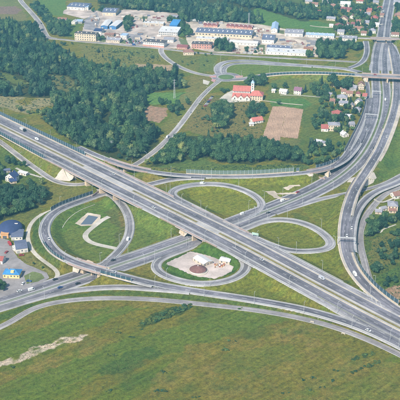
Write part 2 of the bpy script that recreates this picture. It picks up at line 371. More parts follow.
CLEAR = np.full((NY, NX), 99.0)                 # metres to the nearest road edge
for q in ROADS.values():
    half = q['w'] / 2 + q['sh'] + (2.0 if q['c'][:, 2].max() > 1 else 1.2)
    for (x, y, h), br in zip(q['c'], q['bridge']):
        r = half + max(0, h) / q['slope'] + 4
        r = max(r, half + 9)
        i0, i1, j0, j1 = window(x, y, r)
        if i1 <= i0 or j1 <= j0: continue
        d = np.hypot(HX[j0:j1, i0:i1] - x, HY[j0:j1, i0:i1] - y)
        if not br:
            CLEAR[j0:j1, i0:i1] = np.minimum(CLEAR[j0:j1, i0:i1], d - q['w'] / 2 - q['sh'])
            if h > 0.3:
                z = h - 0.32 - np.maximum(0, d - half) * q['slope']
                z = np.where(d < half + 60, z, -9)
                up = z > Z[j0:j1, i0:i1]
                Z[j0:j1, i0:i1] = np.maximum(Z[j0:j1, i0:i1], z)
for q in ROADS.values():
    half = q['w'] / 2 + q['sh'] + 1.7
    for (x, y, h), br in zip(q['c'], q['bridge']):
        if br: continue
        i0, i1, j0, j1 = window(x, y, half + 5)
        if i1 <= i0 or j1 <= j0: continue
        d = np.hypot(HX[j0:j1, i0:i1] - x, HY[j0:j1, i0:i1] - y)
        lim = h - (0.32 if h > .3 else 0.12) + np.maximum(0, d - half) * 2.2
        Z[j0:j1, i0:i1] = np.minimum(Z[j0:j1, i0:i1], np.where(d < half + 5, lim, 99))
Z[inpoly(HX, HY, PLAZA)] = 2.15
def ground_z(x, y):
    i = np.clip(np.searchsorted(GX, x) - 1, 0, NX - 2); j = np.clip(np.searchsorted(GY, y) - 1, 0, NY - 2)
    fx = (x - GX[i]) / (GX[i + 1] - GX[i]); fy = (y - GY[j]) / (GY[j + 1] - GY[j])
    return (Z[j, i] * (1 - fx) + Z[j, i + 1] * fx) * (1 - fy) + (Z[j + 1, i] * (1 - fx) + Z[j + 1, i + 1] * fx) * fy
def clear_of(x, y):
    i = np.clip(np.searchsorted(GX, x), 0, NX - 1); j = np.clip(np.searchsorted(GY, y), 0, NY - 1)
    return CLEAR[j, i]

def Pg(x, y):
    """the point of the ground itself seen at (x, y)"""
    h = 0.0
    for _ in range(8):
        p = P(x, y, h); h = .5 * h + .5 * float(ground_z(p[0], p[1]))
    p = P(x, y, h); p[2] = float(ground_z(p[0], p[1])); return p
# ---- what grows where (colours of the plants and soil themselves)
GRASS, OLIVE, DRY = (0.098, 0.146, 0.024), (0.148, 0.146, 0.032), (0.215, 0.172, 0.068)
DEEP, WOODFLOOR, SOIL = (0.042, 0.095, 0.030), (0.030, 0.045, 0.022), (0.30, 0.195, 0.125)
STRAW, MEADOW, GARDEN = (0.27, 0.235, 0.125), (0.10, 0.165, 0.050), (0.075, 0.125, 0.042)
NEARROAD = (0.138, 0.165, 0.028)
jx = HX + (vnoise(3, HX, HY, 9) - .5) * 9; jy = HY + (vnoise(4, HX, HY, 9) - .5) * 9
base = np.zeros((NY, NX, 3)); base[:] = OLIVE
n_big = vnoise(21, HX, HY, 70); n_mid = vnoise(22, HX, HY, 22); n_small = vnoise(23, HX, HY, 6)
# hay meadow in the foreground: swathes run along one direction
ca, sa = math.cos(R(42)), math.sin(R(42))
u = HX * ca + HY * sa; v = -HX * sa + HY * ca
sw = vnoise(31, u * 0.16, v, 17, 3); sw2 = vnoise(32, u * 0.3, v, 38, 2)
def blend(mask, col):
    global base
    base = base * (1 - mask[..., None]) + np.array(col) * mask[..., None]
def sstep(a, b, t):
    t = np.clip((t - a) / (b - a), 0, 1); return t * t * (3 - 2 * t)
fore = HY < 775
blend(sstep(.46, .66, sw) * .8, GRASS)
blend(sstep(.54, .72, sw2 * .7 + n_mid * .3) * .5 * fore, DRY)
blend(sstep(.60, .75, vnoise(41, HX, HY, 30)) * .4, DRY)
blend(sstep(.58, .75, vnoise(42, HX, HY, 18)) * .5, DEEP)
def zone(pts, col, amt=1.0, rough=True, h=0.0, feather=False, noise=None):
    poly = PP(pts, h)[:, :2]
    m = inpoly(jx if rough else HX, jy if rough else HY, poly).astype(float) * amt
    if noise is not None: m = m * noise
    blend(m, col); return m > 0
# --- foreground strips
FIELD = (0.104, 0.152, 0.032)
zone([(-30, 352), (30, 331), (75, 312), (110, 308), (150, 306), (95, 325), (45, 343), (-30, 368)], FIELD, .85)
zone([(-30, 395), (40, 372), (110, 345), (190, 323), (260, 306), (300, 318), (230, 335), (150, 360), (90, 376), (30, 400), (-30, 410)], FIELD, .85)
zone([(120, 356), (150, 346), (165, 352), (130, 370), (100, 378), (95, 372)], DEEP, .6)
zone([(-30, 402), (40, 395), (90, 380), (70, 405)], GRASS, .6)
zone([(0, 372), (40, 362), (95, 345), (90, 355), (50, 368), (10, 382)], DRY, .6, noise=sstep(.35, .6, n_small))
zone([(45, 308), (100, 302), (135, 303), (100, 316), (60, 322), (35, 330)], DRY, .5, noise=sstep(.35, .6, n_small))
zone([(150, 380), (190, 345), (240, 336), (330, 345), (420, 372), (420, 405), (150, 405)], DRY, .5, noise=sstep(.36, .62, sw * .5 + n_small * .5))
zone([(270, 325), (310, 320), (345, 345), (300, 352), (265, 342)], DRY, .5, noise=sstep(.4, .6, n_small))
zone([(-20, 365), (0, 361), (14, 356.5), (25, 349.5), (45, 344), (62, 339), (75, 335.5), (90, 335), (84, 339), (66, 344), (48, 350), (36, 355.5), (22, 360), (14, 363), (0, 367), (-20, 371)], (0.50, 0.41, 0.30), 1, noise=sstep(.28, .46, vnoise(51, HX, HY, 7)))
zone([(205, 309), (262, 311), (290, 316), (262, 326), (225, 334), (195, 330)], FIELD, .6)
zone([(225, 352), (290, 345), (300, 358), (245, 372), (215, 372)], FIELD, .45)
zone([(330, 385), (385, 372), (410, 378), (410, 398), (340, 402)], FIELD, .4)
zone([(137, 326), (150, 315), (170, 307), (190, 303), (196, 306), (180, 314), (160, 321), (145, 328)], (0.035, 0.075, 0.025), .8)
# --- infields of the interchange
for poly in ([(168, 186), (215, 183), (262, 197), (264, 210), (240, 220), (200, 205), (160, 195)], [(232, 232), (275, 218), (335, 235), (330, 252), (290, 252), (255, 240)], [(220, 240), (330, 300), (300, 305), (230, 295), (150, 287), (180, 280), (240, 275)], [(205, 180), (300, 178), (330, 185), (300, 195), (262, 208), (255, 195), (230, 185)], [(300, 205), (345, 192), (340, 285), (270, 245), (335, 245)]):
    zone(poly, NEARROAD, .72)
zone([(180, 190), (215, 187), (250, 196), (258, 206), (235, 217), (205, 206)], (0.165, 0.185, 0.032), .7)
zone([(178, 191), (200, 187), (205, 189), (182, 194)], (0.16, 0.125, 0.065), .55)
zone([(112, 205), (150, 208), (185, 232), (165, 240), (125, 252), (131, 230)], MEADOW, .7)
zone([(140, 206), (152, 209), (192, 229), (180, 231), (158, 222)], (0.035, 0.075, 0.035), .75)
zone([(47, 215), (75, 205), (115, 200), (130, 225), (125, 243), (100, 262), (70, 258), (50, 243)], (0.085, 0.155, 0.042), .75)
zone([(62, 236), (70, 224), (82, 232), (95, 247), (115, 250), (95, 262), (72, 256)], (0.125, 0.165, 0.05), .75)
zone([(104, 212), (120, 208), (128, 222), (126, 240), (114, 246), (118, 230)], (0.10, 0.115, 0.05), .8)
zone([(118, 214), (124, 212), (127, 226), (120, 226)], (0.19, 0.14, 0.06), .6)
zone([(30, 226), (36, 219), (46, 214), (43, 225), (44, 238), (52, 250), (66, 262), (60, 268), (48, 262), (33, 248)], DEEP, .85)
zone([(156, 262), (176, 253), (206, 250), (238, 256), (246, 266), (236, 276), (205, 283), (172, 277)], (0.05, 0.12, 0.03), .85)
zone([(0, 313), (50, 298), (100, 290), (160, 291), (250, 303), (330, 321), (330, 325), (250, 307), (160, 297), (100, 295), (50, 302), (0, 322)], (0.06, 0.115, 0.035), .75)
zone([(20, 318), (50, 305), (75, 302), (60, 309), (30, 322)], (0.19, 0.16, 0.05), .5)
zone([(376, 166), (388, 140), (400, 128), (430, 120), (430, 165), (400, 174), (380, 184)], (0.095, 0.16, 0.045), .8)
zone([(385, 163), (396, 158), (398, 168), (388, 172)], (0.07, 0.13, 0.045), .7)
# --- left of the motorway
zone([(-20, 118), (12, 127), (66, 172), (58, 178), (25, 156), (0, 138)], (0.135, 0.15, 0.05), .8)
zone([(-20, 145), (5, 150), (30, 168), (45, 180), (40, 192), (0, 185), (-20, 180)], GARDEN, .7)
zone([(50, 186), (90, 187), (92, 196), (70, 201), (50, 205)], (0.15, 0.15, 0.05), .8)
zone([(0, 205), (45, 205), (30, 222), (22, 225), (0, 222)], (0.12, 0.14, 0.05), .7)
zone([(18, 252), (33, 253), (48, 265), (54, 274), (46, 278), (22, 265)], (0.17, 0.17, 0.08), .8)
zone([(-20, 94), (12, 96), (55, 98), (58, 112), (38, 116), (20, 112), (0, 106), (-20, 103)], STRAW, .75, noise=sstep(.25, .5, n_mid))
# --- woods
WOODS = [
    [(-40, 21), (28, 21), (41, 30), (47, 42), (62, 47), (78, 58), (100, 66), (150, 67), (178, 72), (187, 88), (150, 93), (146, 106), (143, 120), (160, 126), (158, 146), (138, 162), (112, 158), (72, 142), (40, 118), (55, 113), (50, 98), (12, 97), (-40, 95)],
    [(150, 168), (164, 148), (174, 136), (200, 136), (225, 136.5), (250, 138), (272, 141), (300, 147), (303, 164), (275, 160), (250, 164), (225, 163), (205, 157), (190, 163), (165, 166)],
    [(212, 112), (215, 103), (233, 101), (233, 118), (226, 129), (213, 130)],
    [(95, -20), (100, 10), (150, 12), (176, 14), (182, 25), (262, 25), (262, 18), (245, 10), (310, 25), (310, -20)],
    [(165, 18), (182, 20), (192, 33), (190, 38), (172, 36)],
    [(-20, 182), (20, 184), (48, 188), (48, 204), (20, 214), (0, 222), (-20, 222)],
    [(316, 47), (343, 45), (343, 58), (318, 58)],
    [(-20, 278), (8, 279), (14, 287), (0, 294), (-20, 298)],
]
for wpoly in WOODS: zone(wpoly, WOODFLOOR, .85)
zone([(0, 72), (9, 74), (28, 84), (22, 87), (8, 81), (0, 77)], (0.11, 0.15, 0.055), .85)
zone([(47, 74), (66, 77), (76, 82), (68, 92), (52, 86)], (0.14, 0.15, 0.08), .8)
zone([(126, 92), (150, 93), (198, 92), (200, 101), (170, 105), (146, 104), (132, 100)], (0.10, 0.20, 0.07), 1)
zone([(144.5, 107), (151, 105.3), (168.5, 108.5), (166, 117), (160, 123), (146, 121)], SOIL, 1)
zone([(136, 64), (150, 63.5), (178, 66), (176, 71), (150, 70), (140, 69)], (0.36, 0.26, 0.16), .9)
zone([(78, 44), (158, 50), (163, 60), (145, 63), (118, 67), (100, 65), (84, 58)], (0.155, 0.16, 0.07), .75)
zone([(100, 47), (158, 51), (160, 58), (120, 55)], (0.12, 0.155, 0.06), .6)
zone([(165, 52), (215, 58), (214, 73), (190, 69), (170, 60)], (0.12, 0.145, 0.055), .7)
zone([(190, 76), (214, 78), (200, 96), (186, 112), (178, 100), (186, 90)], (0.165, 0.155, 0.075), .8)
zone([(200, 98), (262, 100), (262, 138), (204, 136), (184, 130), (190, 116)], (0.165, 0.145, 0.075), .8)
zone([(172, 112), (186, 118), (180, 124), (166, 136), (160, 128), (168, 120)], (0.15, 0.155, 0.06), .7)
zone([(228, 65), (245, 63.5), (290, 66.5), (320, 68), (355, 71), (320, 71.5), (280, 72.5), (255, 75.5), (240, 78), (232, 77), (225, 71)], (0.115, 0.17, 0.05), .9)
zone([(200, 54), (217, 57), (217, 62), (214, 72), (200, 70)], (0.105, 0.15, 0.05), .7)
zone([(272, 80), (330, 77), (330, 100), (300, 110), (266, 100)], (0.115, 0.16, 0.06), .75)
zone([(270, 99), (302, 98), (312, 104), (303, 110), (272, 106)], (0.07, 0.165, 0.055), .85)
zone([(267, 140), (302, 139), (302, 146), (275, 143)], (0.13, 0.14, 0.07), .8)
zone([(300, 108), (322, 104), (345, 118), (350, 150), (320, 158), (300, 150)], GARDEN, .7)
zone([(160, 166), (200, 158), (225, 165), (255, 166), (300, 164), (312, 168), (300, 171), (250, 173), (200, 172), (160, 170)], (0.085, 0.135, 0.05), .9)
zone([(150, 168), (175, 167), (185, 171), (155, 170.5)], (0.17, 0.16, 0.075), .7)
zone([(255, 7), (300, 21), (320, 22), (318, 29), (285, 27.5), (262, 26), (245, 24), (252, 15)], (0.085, 0.175, 0.055), .95)
zone([(300, 23), (318, 21), (334, 25), (335, 33), (306, 32)], (0.075, 0.165, 0.055), .9)
zone([(36, -10), (66, -10), (66, 9), (62, 16), (46, 14), (40, 6)], (0.09, 0.17, 0.055), .9)
zone([(56, 18), (82, 20), (78, 38), (60, 36)], (0.085, 0.15, 0.05), .8)
zone([(-40, -20), (17, -20), (24, 9), (28, 21), (-40, 23)], (0.135, 0.16, 0.07), .95)
zone([(-40, 7), (18, 6), (27, 15), (27, 20), (-40, 21)], (0.165, 0.145, 0.08), .7)
zone([(-40, 6), (14, 6.5), (22, 10), (18, 14), (-40, 14)], (0.20, 0.125, 0.10), .75)
zone([(178, 28), (187, 29), (184, 36), (177, 36)], (0.08, 0.16, 0.055), .8)
zone([(196, 0), (262, -6), (300, 4), (340, 8), (340, -12), (196, -12)], (0.10, 0.155, 0.06), .6)
zone([(300, 0), (400, 0), (400, 38), (366, 36), (334, 34), (320, 22), (300, 18)], GARDEN, .6, noise=sstep(.2, .5, n_mid))
# --- right
zone([(363, 215), (430, 195), (430, 330), (395, 300), (372, 285), (362, 250)], GARDEN, .8)
zone([(372, 240), (388, 232), (400, 236), (400, 262), (380, 268), (368, 262)], (0.155, 0.155, 0.065), .75)
zone([(350, 232), (357, 232), (363, 268), (369, 285), (362, 278), (354, 262)], (0.115, 0.15, 0.05), .8)
zone([(384, 291), (400, 285), (420, 280), (420, 298), (398, 303)], (0.33, 0.22, 0.14), .9)
zone([(372, 280), (400, 266), (420, 262), (420, 280), (385, 288)], (0.07, 0.13, 0.045), .8)
# roadside verges are kept mown and stony
vm = np.clip(1 - np.abs(CLEAR - 0.6) / 1.8, 0, 1) * (0.25 + .45 * n_small)
blend(vm, (0.17, 0.165, 0.075))
# ploughland
PLOUGH = [[(273.2, 106.3), (287, 106.6), (279.5, 141.5), (275.5, 145.5), (270.5, 143.3), (270, 138.8), (263, 137)], [(287.6, 107), (303, 109.2), (297.4, 138.6), (280.6, 137)]]
for q in PLOUGH: zone(q, (0.38, 0.25, 0.165), 1, rough=False)

_g = ((base[..., 1] > base[..., 0] * .8) & (base[..., 0] < .22))[..., None]
base = np.where(_g, base * np.array([1.03, .985, .62]), base)
base[HY < 760] *= .94
k = NT('ground_cover')
at = k.n('ShaderNodeAttribute', attribute_name='cover')
vec = k.coord(obj=False); vr = k.coord(obj=False, rot=R(-42)); ms = k.n('ShaderNodeMapping'); ms.inputs['Scale'].default_value = (0.06, 0.7, 1); k.l(vr, ms.inputs['Vector']); vst = ms.outputs[0]
n1 = k.noise(0.9, vec, 5, 0.72); n2 = k.noise(0.16, vec, 4, 0.65); n3 = k.noise(0.5, vst, 4, 0.7); n4 = k.noise(3.2, vec, 2)
n5 = k.noise(0.33, vec, 3, 0.6)
f = k.mix(1.0, k.ramp(n1, [(0.30, 0.66), (0.5, 0.98), (0.70, 1.34)]), k.ramp(n3, [(0.3, 0.72), (0.5, 1.0), (0.7, 1.28)]), 'MULTIPLY')
f = k.mix(1.0, f, k.ramp(n4, [(0.3, 0.80), (0.7, 1.2)]), 'MULTIPLY')
f = k.mix(1.0, f, k.ramp(n5, [(0.32, 0.64), (0.5, 1.0), (0.7, 1.28)]), 'MULTIPLY')
c = k.mix(1.0, at.outputs['Color'], f, 'MULTIPLY')
c = k.mix(k.ramp(n2, [(0.5, 0.0), (0.72, 0.6)]), c, k.mix(1.0, c, (1.35, 1.10, 0.90), 'MULTIPLY'))
c = k.mix(k.ramp(n2, [(0.28, 0.6), (0.47, 0.0)]), c, k.mix(1.0, c, (0.55, 0.80, 0.62), 'MULTIPLY'))
k.bump(n1, 1.0, 0.8)
M['ground'] = k.done(c, 0.95, 0.1)

me = bpy.data.meshes.new('ground')
me.vertices.add(NX * NY)
me.vertices.foreach_set('co', np.stack([HX, HY, Z], 2).astype(np.float32).ravel())
ii, jj = np.meshgrid(np.arange(NX - 1), np.arange(NY - 1))
a = (jj * NX + ii).ravel()
fc = np.stack([a, a + 1, a + NX + 1, a + NX], 1).astype(np.int32)
me.loops.add(fc.size); me.loops.foreach_set('vertex_index', fc.ravel())
me.polygons.add(len(fc)); me.polygons.foreach_set('loop_start', np.arange(0, fc.size, 4, dtype=np.int32))
me.polygons.foreach_set('use_smooth', np.ones(len(fc), bool))
ca_ = me.attributes.new('cover', 'FLOAT_COLOR', 'POINT')
ca_.data.foreach_set('color', np.concatenate([base, np.ones((NY, NX, 1))], 2).astype(np.float32).ravel())
me.materials.append(M['ground']); me.update(); me.validate()
tag(link('ground', me), kind='structure')

# ---- flat sheets laid on the ground: yards, car parks, pads, tracks, furrows
def sheet(name, pts, m, z=0.06, h=0.0, label=None, parent=None, ragged=0.0):
    poly = PP(pts, h)
    if ragged:
        out = []
        for i in range(len(poly)):
            a_, b_ = poly[i], poly[(i + 1) % len(poly)]; L_ = np.linalg.norm(b_ - a_); n_ = np.array([-(b_ - a_)[1], (b_ - a_)[0], 0]) / (L_ + 1e-6)
            for t_ in np.linspace(0, 1, max(2, int(L_ / 1.6)), endpoint=False):
                out.append(a_ + (b_ - a_) * t_ + n_ * random.uniform(-1, 1) * ragged)
        poly = np.array(out)
    V = [(p[0], p[1], h + z) for p in poly]
    n = len(V)
    bm = bmesh.new()
    f = bm.faces.new([bm.verts.new(q) for q in V])
    if f.normal.z < 0: f.normal_flip()
    f.normal_update()
    if f.normal.z < 0: f.normal_flip()
    bmesh.ops.triangulate(bm, faces=bm.faces[:])
    me = bpy.data.meshes.new(name); bm.to_mesh(me); bm.free(); me.materials.append(m)
    o = link(name, me, parent)
    if parent is None: tag(o, label, kind='structure')
    return o
sheet('car_park', [(-30, 238), (0, 238), (9, 240), (13, 250), (18, 258), (26, 264), (38, 269), (47, 273), (49, 278), (42, 283), (20, 291), (0, 298), (-30, 307)], M['asphalt_old'], .05, ragged=0.25)
sheet('grass_island', [(24, 276), (33, 271.5), (42, 274), (44.5, 278), (38, 281.5), (27, 284)], mat('island_grass', (0.12, 0.15, 0.05), .3, .5), .09, ragged=0.3)
sheet('gravel_plaza', [(165, 264), (190, 251.5), (207, 255), (226, 262), (233.5, 267), (231.5, 271.5), (221.5, 276.3), (214, 278.8), (199, 276.8), (187.5, 273), (178, 268.5)], road_mat('gravel', (0.44, 0.375, 0.335), .22), .08, 2.2, ragged=0.7)
sheet('pond_apron', [(75, 223.4), (87.5, 212.6), (101, 215), (100.3, 219.2), (92.3, 225.6), (81, 226.2)], M['dirt'], .06, ragged=0.35)
sheet('pond', [(80.5, 224.6), (88.5, 215.2), (98.3, 217), (91.6, 224.4)], M['water'], .10)
sheet('factory_yard', [(88, 18), (96, 10.5), (112, 13), (124, 9.5), (150, 10.5), (178, 13.5), (180, 28), (178, 37), (186, 40), (192, 49), (166, 48.5), (148, 46.5), (126, 44.6), (104, 42.5), (80, 40), (83, 28)], M['yard'], .05, ragged=0.8)
sheet('warehouse_yard', [(63, 11), (69, 8), (88, 8.5), (96, 11), (92, 16), (84, 19), (63, 13.5)], M['yard'], .06, ragged=0.8)
sheet('depot_yard', [(186, 20.5), (230, 22), (262, 24.5), (290, 30), (334, 37), (338, 42), (318, 52), (318, 57), (262, 54.6), (215, 53), (186, 47)], road_mat('depot_paving', (0.42, 0.355, 0.285), .34), .055, ragged=0.9)
sheet('truck_yard', [(190, 19), (194, 20), (190, 30), (196, 42), (192, 50), (187, 44), (186, 30)], M['dirt'], .065, ragged=0.8)
sheet('toll_apron', [(368, 42), (395, 42), (401, 58), (403, 71), (369, 70.5), (370, 56)], road_mat('apron_concrete', (0.27, 0.26, 0.27), .2), .006, 0.0)
sheet('north_verge_paving', [(356, 38), (400, 39), (400, 43), (366, 42.5)], M['yard'], .03)
sheet('dirt_pad', [(265, 191.2), (274.5, 190.8), (277, 193.2), (297, 192.2), (296, 194), (277, 194.6), (282, 198.3), (291, 198.4), (284, 200.6), (274, 197.5)], M['dirt'], .07, ragged=0.55)
sheet('dirt_pad', [(283.5, 188), (292, 184.2), (299.5, 184.6), (301, 186.3), (294.5, 186.4), (288, 190.4)], M['dirt'], .07, ragged=0.55)
sheet('churchyard', [(225, 94), (233, 90), (256, 93), (262, 97), (258, 101), (228, 102.5), (219, 99)], M['path'], .05, ragged=0.6)
def track(name, pts, w, m='path', h=0.0, z=.07, sm=4):
    c = resample(PP(pts, h), smooth=sm); c[:, 2] += z
    l, r = offset(c, w / 2), offset(c, -w / 2)
    V = list(l) + list(r); n = len(c)
    return tag(add(name, V, [(i, n + i, n + i + 1, i + 1) for i in range(n - 1)], M[m]), kind='structure')
track('maintenance_track', [(109, 216.6), (103, 219.5), (96.5, 224.5), (89, 230.3), (84.5, 235.6), (88, 240.8), (95, 244), (104, 246), (116, 248.6)], 5.2, 'path')
track('drain_channel', [(95, 204.5), (82, 209.3), (72, 215.5), (65, 223), (61, 231.5), (61, 240)], 0.6, 'path')
track('steps', [(62.6, 272.4), (66.3, 267), (70, 262.2, 5)], 1.2, 'path', z=.35)
track('garden_path', [(371, 196.5), (380, 203), (392, 198.8), (402, 195)], 2.6, 'path', .6, .12)
track('garden_path', [(377.5, 231.5), (384, 234), (380, 230.5), (388, 227.5), (396, 224.5)], 1.6, 'path')
track('farm_track', [(252, 125), (254, 113), (256, 104), (262, 99)], 3.0, 'dirt')
track('farm_track', [(16, 168), (22, 171), (30, 174), (42, 177.5)], 3.0, 'path')
track('garden_lane', [(334, 27.6), (318, 26.8), (310, 25.6)], 4, 'dirt')
track('village_lane', [(384, 10.5), (372, 8.6), (360, 5.6), (345, 4.2), (330, 3.4)], 4.5, 'path')
track('village_lane', [(383, 24), (372, 26.5), (360, 27.5), (346, 30), (335, 31)], 4.0, 'path')
track('field_lane', [(262, 100.5), (285, 103.4), (303, 105)], 2.5, 'dirt')
track('field_lane', [(280, 95), (300, 95.5), (330, 98)], 2.5, 'path')

for q in ([(126, 33.5), (141, 35), (142, 44.5), (127, 43.2)], [(84, 20), (97, 12), (100, 20), (97, 31), (84, 29)], [(253, 39.5), (261, 40), (261, 47), (254, 46.5)], [(306, 40), (334, 41), (330, 46), (308, 45)], [(196, 43.5), (215, 44.4), (215, 47.2), (196, 46.4)]):
    sheet('asphalt_apron', q, road_mat('worn_apron', (0.23, 0.215, 0.215), .3), .085, ragged=.8)
for q in ([(118, 39.5), (126, 40.2), (126, 44), (118, 43)], [(100, 39), (106, 39.6), (106, 42.2), (100, 41.6)], [(178, 38), (186, 39.6), (190, 47), (181, 44)], [(214, 44), (229, 45), (232, 52), (214, 51.5)], [(258, 44.5), (265, 45), (265, 54), (258, 53.4)], [(278, 30), (284, 30.5), (284, 34), (278, 33)], [(134, 16), (148, 16.5), (147, 19), (135, 18.6)]):
    sheet('grass_patch', q, mat('yard_grass', (0.12, 0.145, 0.055), .35, .4), .09, ragged=1.2)
# furrows of the two ploughed plots, real ridges
for q in PLOUGH:
    poly = PP(q)[:, :2]; top = poly[:2].mean(0); dirv = poly[-1] - poly[0] if len(q) > 4 else poly[3] - poly[0]
    dirv = dirv / np.linalg.norm(dirv); nrm = np.array([-dirv[1], dirv[0]])
    V, F = [], []
    ts = poly @ nrm; ss = poly @ dirv
    for t in np.arange(ts.min() + .4, ts.max(), 1.9):
        run = []
        for s in np.arange(ss.min(), ss.max(), 3.0):
            p = dirv * s + nrm * (t + random.uniform(-.3, .3))
            if inpoly(p[0:1], p[1:2], poly)[0]: run.append(p)
            if (not inpoly(p[0:1], p[1:2], poly)[0] or s + 3.0 >= ss.max()) and len(run) > 1:
                n0 = len(V)
                for p_ in run:
                    hgt = random.uniform(.08, .45)
                    for o_, z_ in ((-.75, .02), (0, hgt), (.75, .02)):
                        V.append((p_[0] + nrm[0] * o_, p_[1] + nrm[1] * o_, z_))
                for i in range(len(run) - 1):
                    a0 = n0 + 3 * i
                    F += [(a0, a0 + 1, a0 + 4, a0 + 3), (a0 + 1, a0 + 2, a0 + 5, a0 + 4)]
                run = []
    o = add('plough_furrows', V, F, mat('ploughed_soil', (0.40, 0.265, 0.175), .3, .5))
    tag(o, 'bare brown furrows of the %s ploughed plot' % ('left' if q is PLOUGH[0] else 'right'), 'furrows', kind='stuff')
# ------------------------------------------------------------------ road surfaces, shoulders, paint
def strip(c, o0, o1, z0=0.0, z1=0.0):
    a, b = offset(c, o0), offset(c, o1); a[:, 2] += z0; b[:, 2] += z1
    n = len(c)
    V = np.vstack([a, b])
    return V, [(i, n + i, n + i + 1, i + 1) for i in range(n - 1)]
def dashes(c, o, w=.26, on=4.0, off=8.0, z=.03):
    s = np.concatenate([[0], np.cumsum(np.linalg.norm(np.diff(c[:, :2], axis=0), axis=1))])
    l, r = offset(c, o + w / 2), offset(c, o - w / 2)
    V, F = [], []
    t = 2.0
    while t + on < s[-1]:
        n = len(V)
        for q in (t, t + on):
            for e in (l, r):
                V.append((np.interp(q, s, e[:, 0]), np.interp(q, s, e[:, 1]), np.interp(q, s, e[:, 2]) + z))
        F.append((n, n + 1, n + 3, n + 2)); t += on + off
    return V, F
ALLC = {k_: (q['c'], q['w'] / 2) for k_, q in ROADS.items()}
def covered(key, pts, trim=.1):
    """which points already lie on the asphalt of another road at the same level"""
    r = np.zeros(len(pts), bool)
    for k_, (c, hw) in ALLC.items():
        if k_ == key: continue
        lo, hi = pts[:, :2].min(0) - hw, pts[:, :2].max(0) + hw
        s_ = c[(c[:, 0] > lo[0]) & (c[:, 0] < hi[0]) & (c[:, 1] > lo[1]) & (c[:, 1] < hi[1])]
        if not len(s_): continue
        d2 = (pts[:, None, 0] - s_[None, :, 0]) ** 2 + (pts[:, None, 1] - s_[None, :, 1]) ** 2
        j = d2.argmin(1); r |= (d2[np.arange(len(pts)), j] < (hw - trim) ** 2 + 2.2) & (np.abs(pts[:, 2] - s_[j, 2]) < 1.3)
    return r
def keep_faces(V, F, drop, n):
    return V, [f for f in F if not (drop[f[0] % n] and drop[f[3] % n])]
for key, q in ROADS.items():
    c = q['c'].copy(); c[:, 2] += q['prio'] * 0.012
    w, sh = q['w'], q['sh']; n = len(c)
    V, F = strip(c, w / 2, -w / 2)
    ro = tag(add(q['name'], V, F, M[q['m']]), kind='structure')
    s_ = np.concatenate([[0], np.cumsum(np.linalg.norm(np.diff(c[:, :2], axis=0), axis=1))]) + 37.0 * len(ALLC) * q['prio']
    at_ = ro.data.attributes.new('lane_pos', 'FLOAT_VECTOR', 'POINT')
    at_.data.foreach_set('vector', np.concatenate([np.stack([np.full(n, w / 2), s_, s_ * 0], 1), np.stack([np.full(n, -w / 2), s_, s_ * 0], 1)]).astype(np.float32).ravel())
    for sgn in (1, -1):
        drop = covered(key, offset(c, sgn * (w / 2 + sh * .5)))
        V1, F1 = keep_faces(*strip(c, sgn * w / 2, sgn * (w / 2 + sh), 0, -.02), drop, n)
        V2, F2 = keep_faces(*strip(c, sgn * (w / 2 + sh), sgn * (w / 2 + sh + 1.0), -.02, -.6), drop, n)
        V, F = join([(V1, F1), (V2, F2)])
        if sgn > 0: F = [f[::-1] for f in F]
        if F: add('shoulder', V, F, M[q['shm']], ro)
        if q['edge']:
            drop = covered(key, offset(c, sgn * (w / 2 - .25)))
            V, F = keep_faces(*strip(c, sgn * (w / 2 - .25) + .14, sgn * (w / 2 - .25) - .14, .025, .025), drop, n)
            if F: add('edge_line', V, F, M['paint'], ro)
    if q['lanes'] > 1:
        V, F = dashes(c, 0.0)
        drop = covered(key, c)
        ix = [int(np.argmin((c[:, 0] - V[f[0]][0]) ** 2 + (c[:, 1] - V[f[0]][1]) ** 2)) for f in F]
        F = [f for f, i_ in zip(F, ix) if not drop[i_]]
        if F: tag(add('lane_dashes', V, F, M['paint'], ro), kind='stuff')
# tyre-polished third lane on the widest carriageways
# --- grass medians with their pale kerbs
def ribbon(name, c, o0, o1, m, z=.02, i0=0, i1=None):
    V, F = strip(c[i0:i1], o0, o1, z, z)
    return tag(add(name, V, F, M[m]), kind='structure')
M['median_grass'] = mat('median_grass', (0.19, 0.165, 0.065), .35, .5)
M['median_green'] = mat('median_green', (0.115, 0.15, 0.055), .35, .5)
apx = proj(A_MID)[0]
def ai(x): return int(np.argmin(np.abs(apx - x)))
for x0, x1 in ((-60, 84), (132, 196), (219, 440)):
    ribbon('median_strip', A_MID, 1.5, -1.5, 'median_grass', .06, ai(x0), ai(x1) + 1)
ribbon('median_base', A_MID, 2.6, -2.6, 'shoulder', .01)
_e0 = ROADS['E']['c'][near_idx('E', 396.6, 92):near_idx('E', 373, 161)]
tag(add('paved_verge', *strip(_e0, 5.75, 8.4, -.03, -.25), M['shoulder_tan']), kind='structure')
for sgn in (1, -1):        # paved band between carriageway and collector lane
    ribbon('separator_band', A_MID, (12.8 if sgn > 0 else -12.2), (14.4 if sgn > 0 else -13.8), 'shoulder', -.05, ai(60), ai(330))
_i = int(np.argmin(np.abs(_by - 84)))
ribbon('median_strip', B_MID, 1.0, -.9, 'median_green', .04, 0, _i)
# green strip between the highway and the slip road towards the upper right
_e = ROADS['E']['c']; _ei = [near_idx('E', 396, 84), near_idx('E', 388, 130)]
ribbon('median_strip', _e[_ei[0]:_ei[1]], -5.9, -7.4, 'median_green', .05)

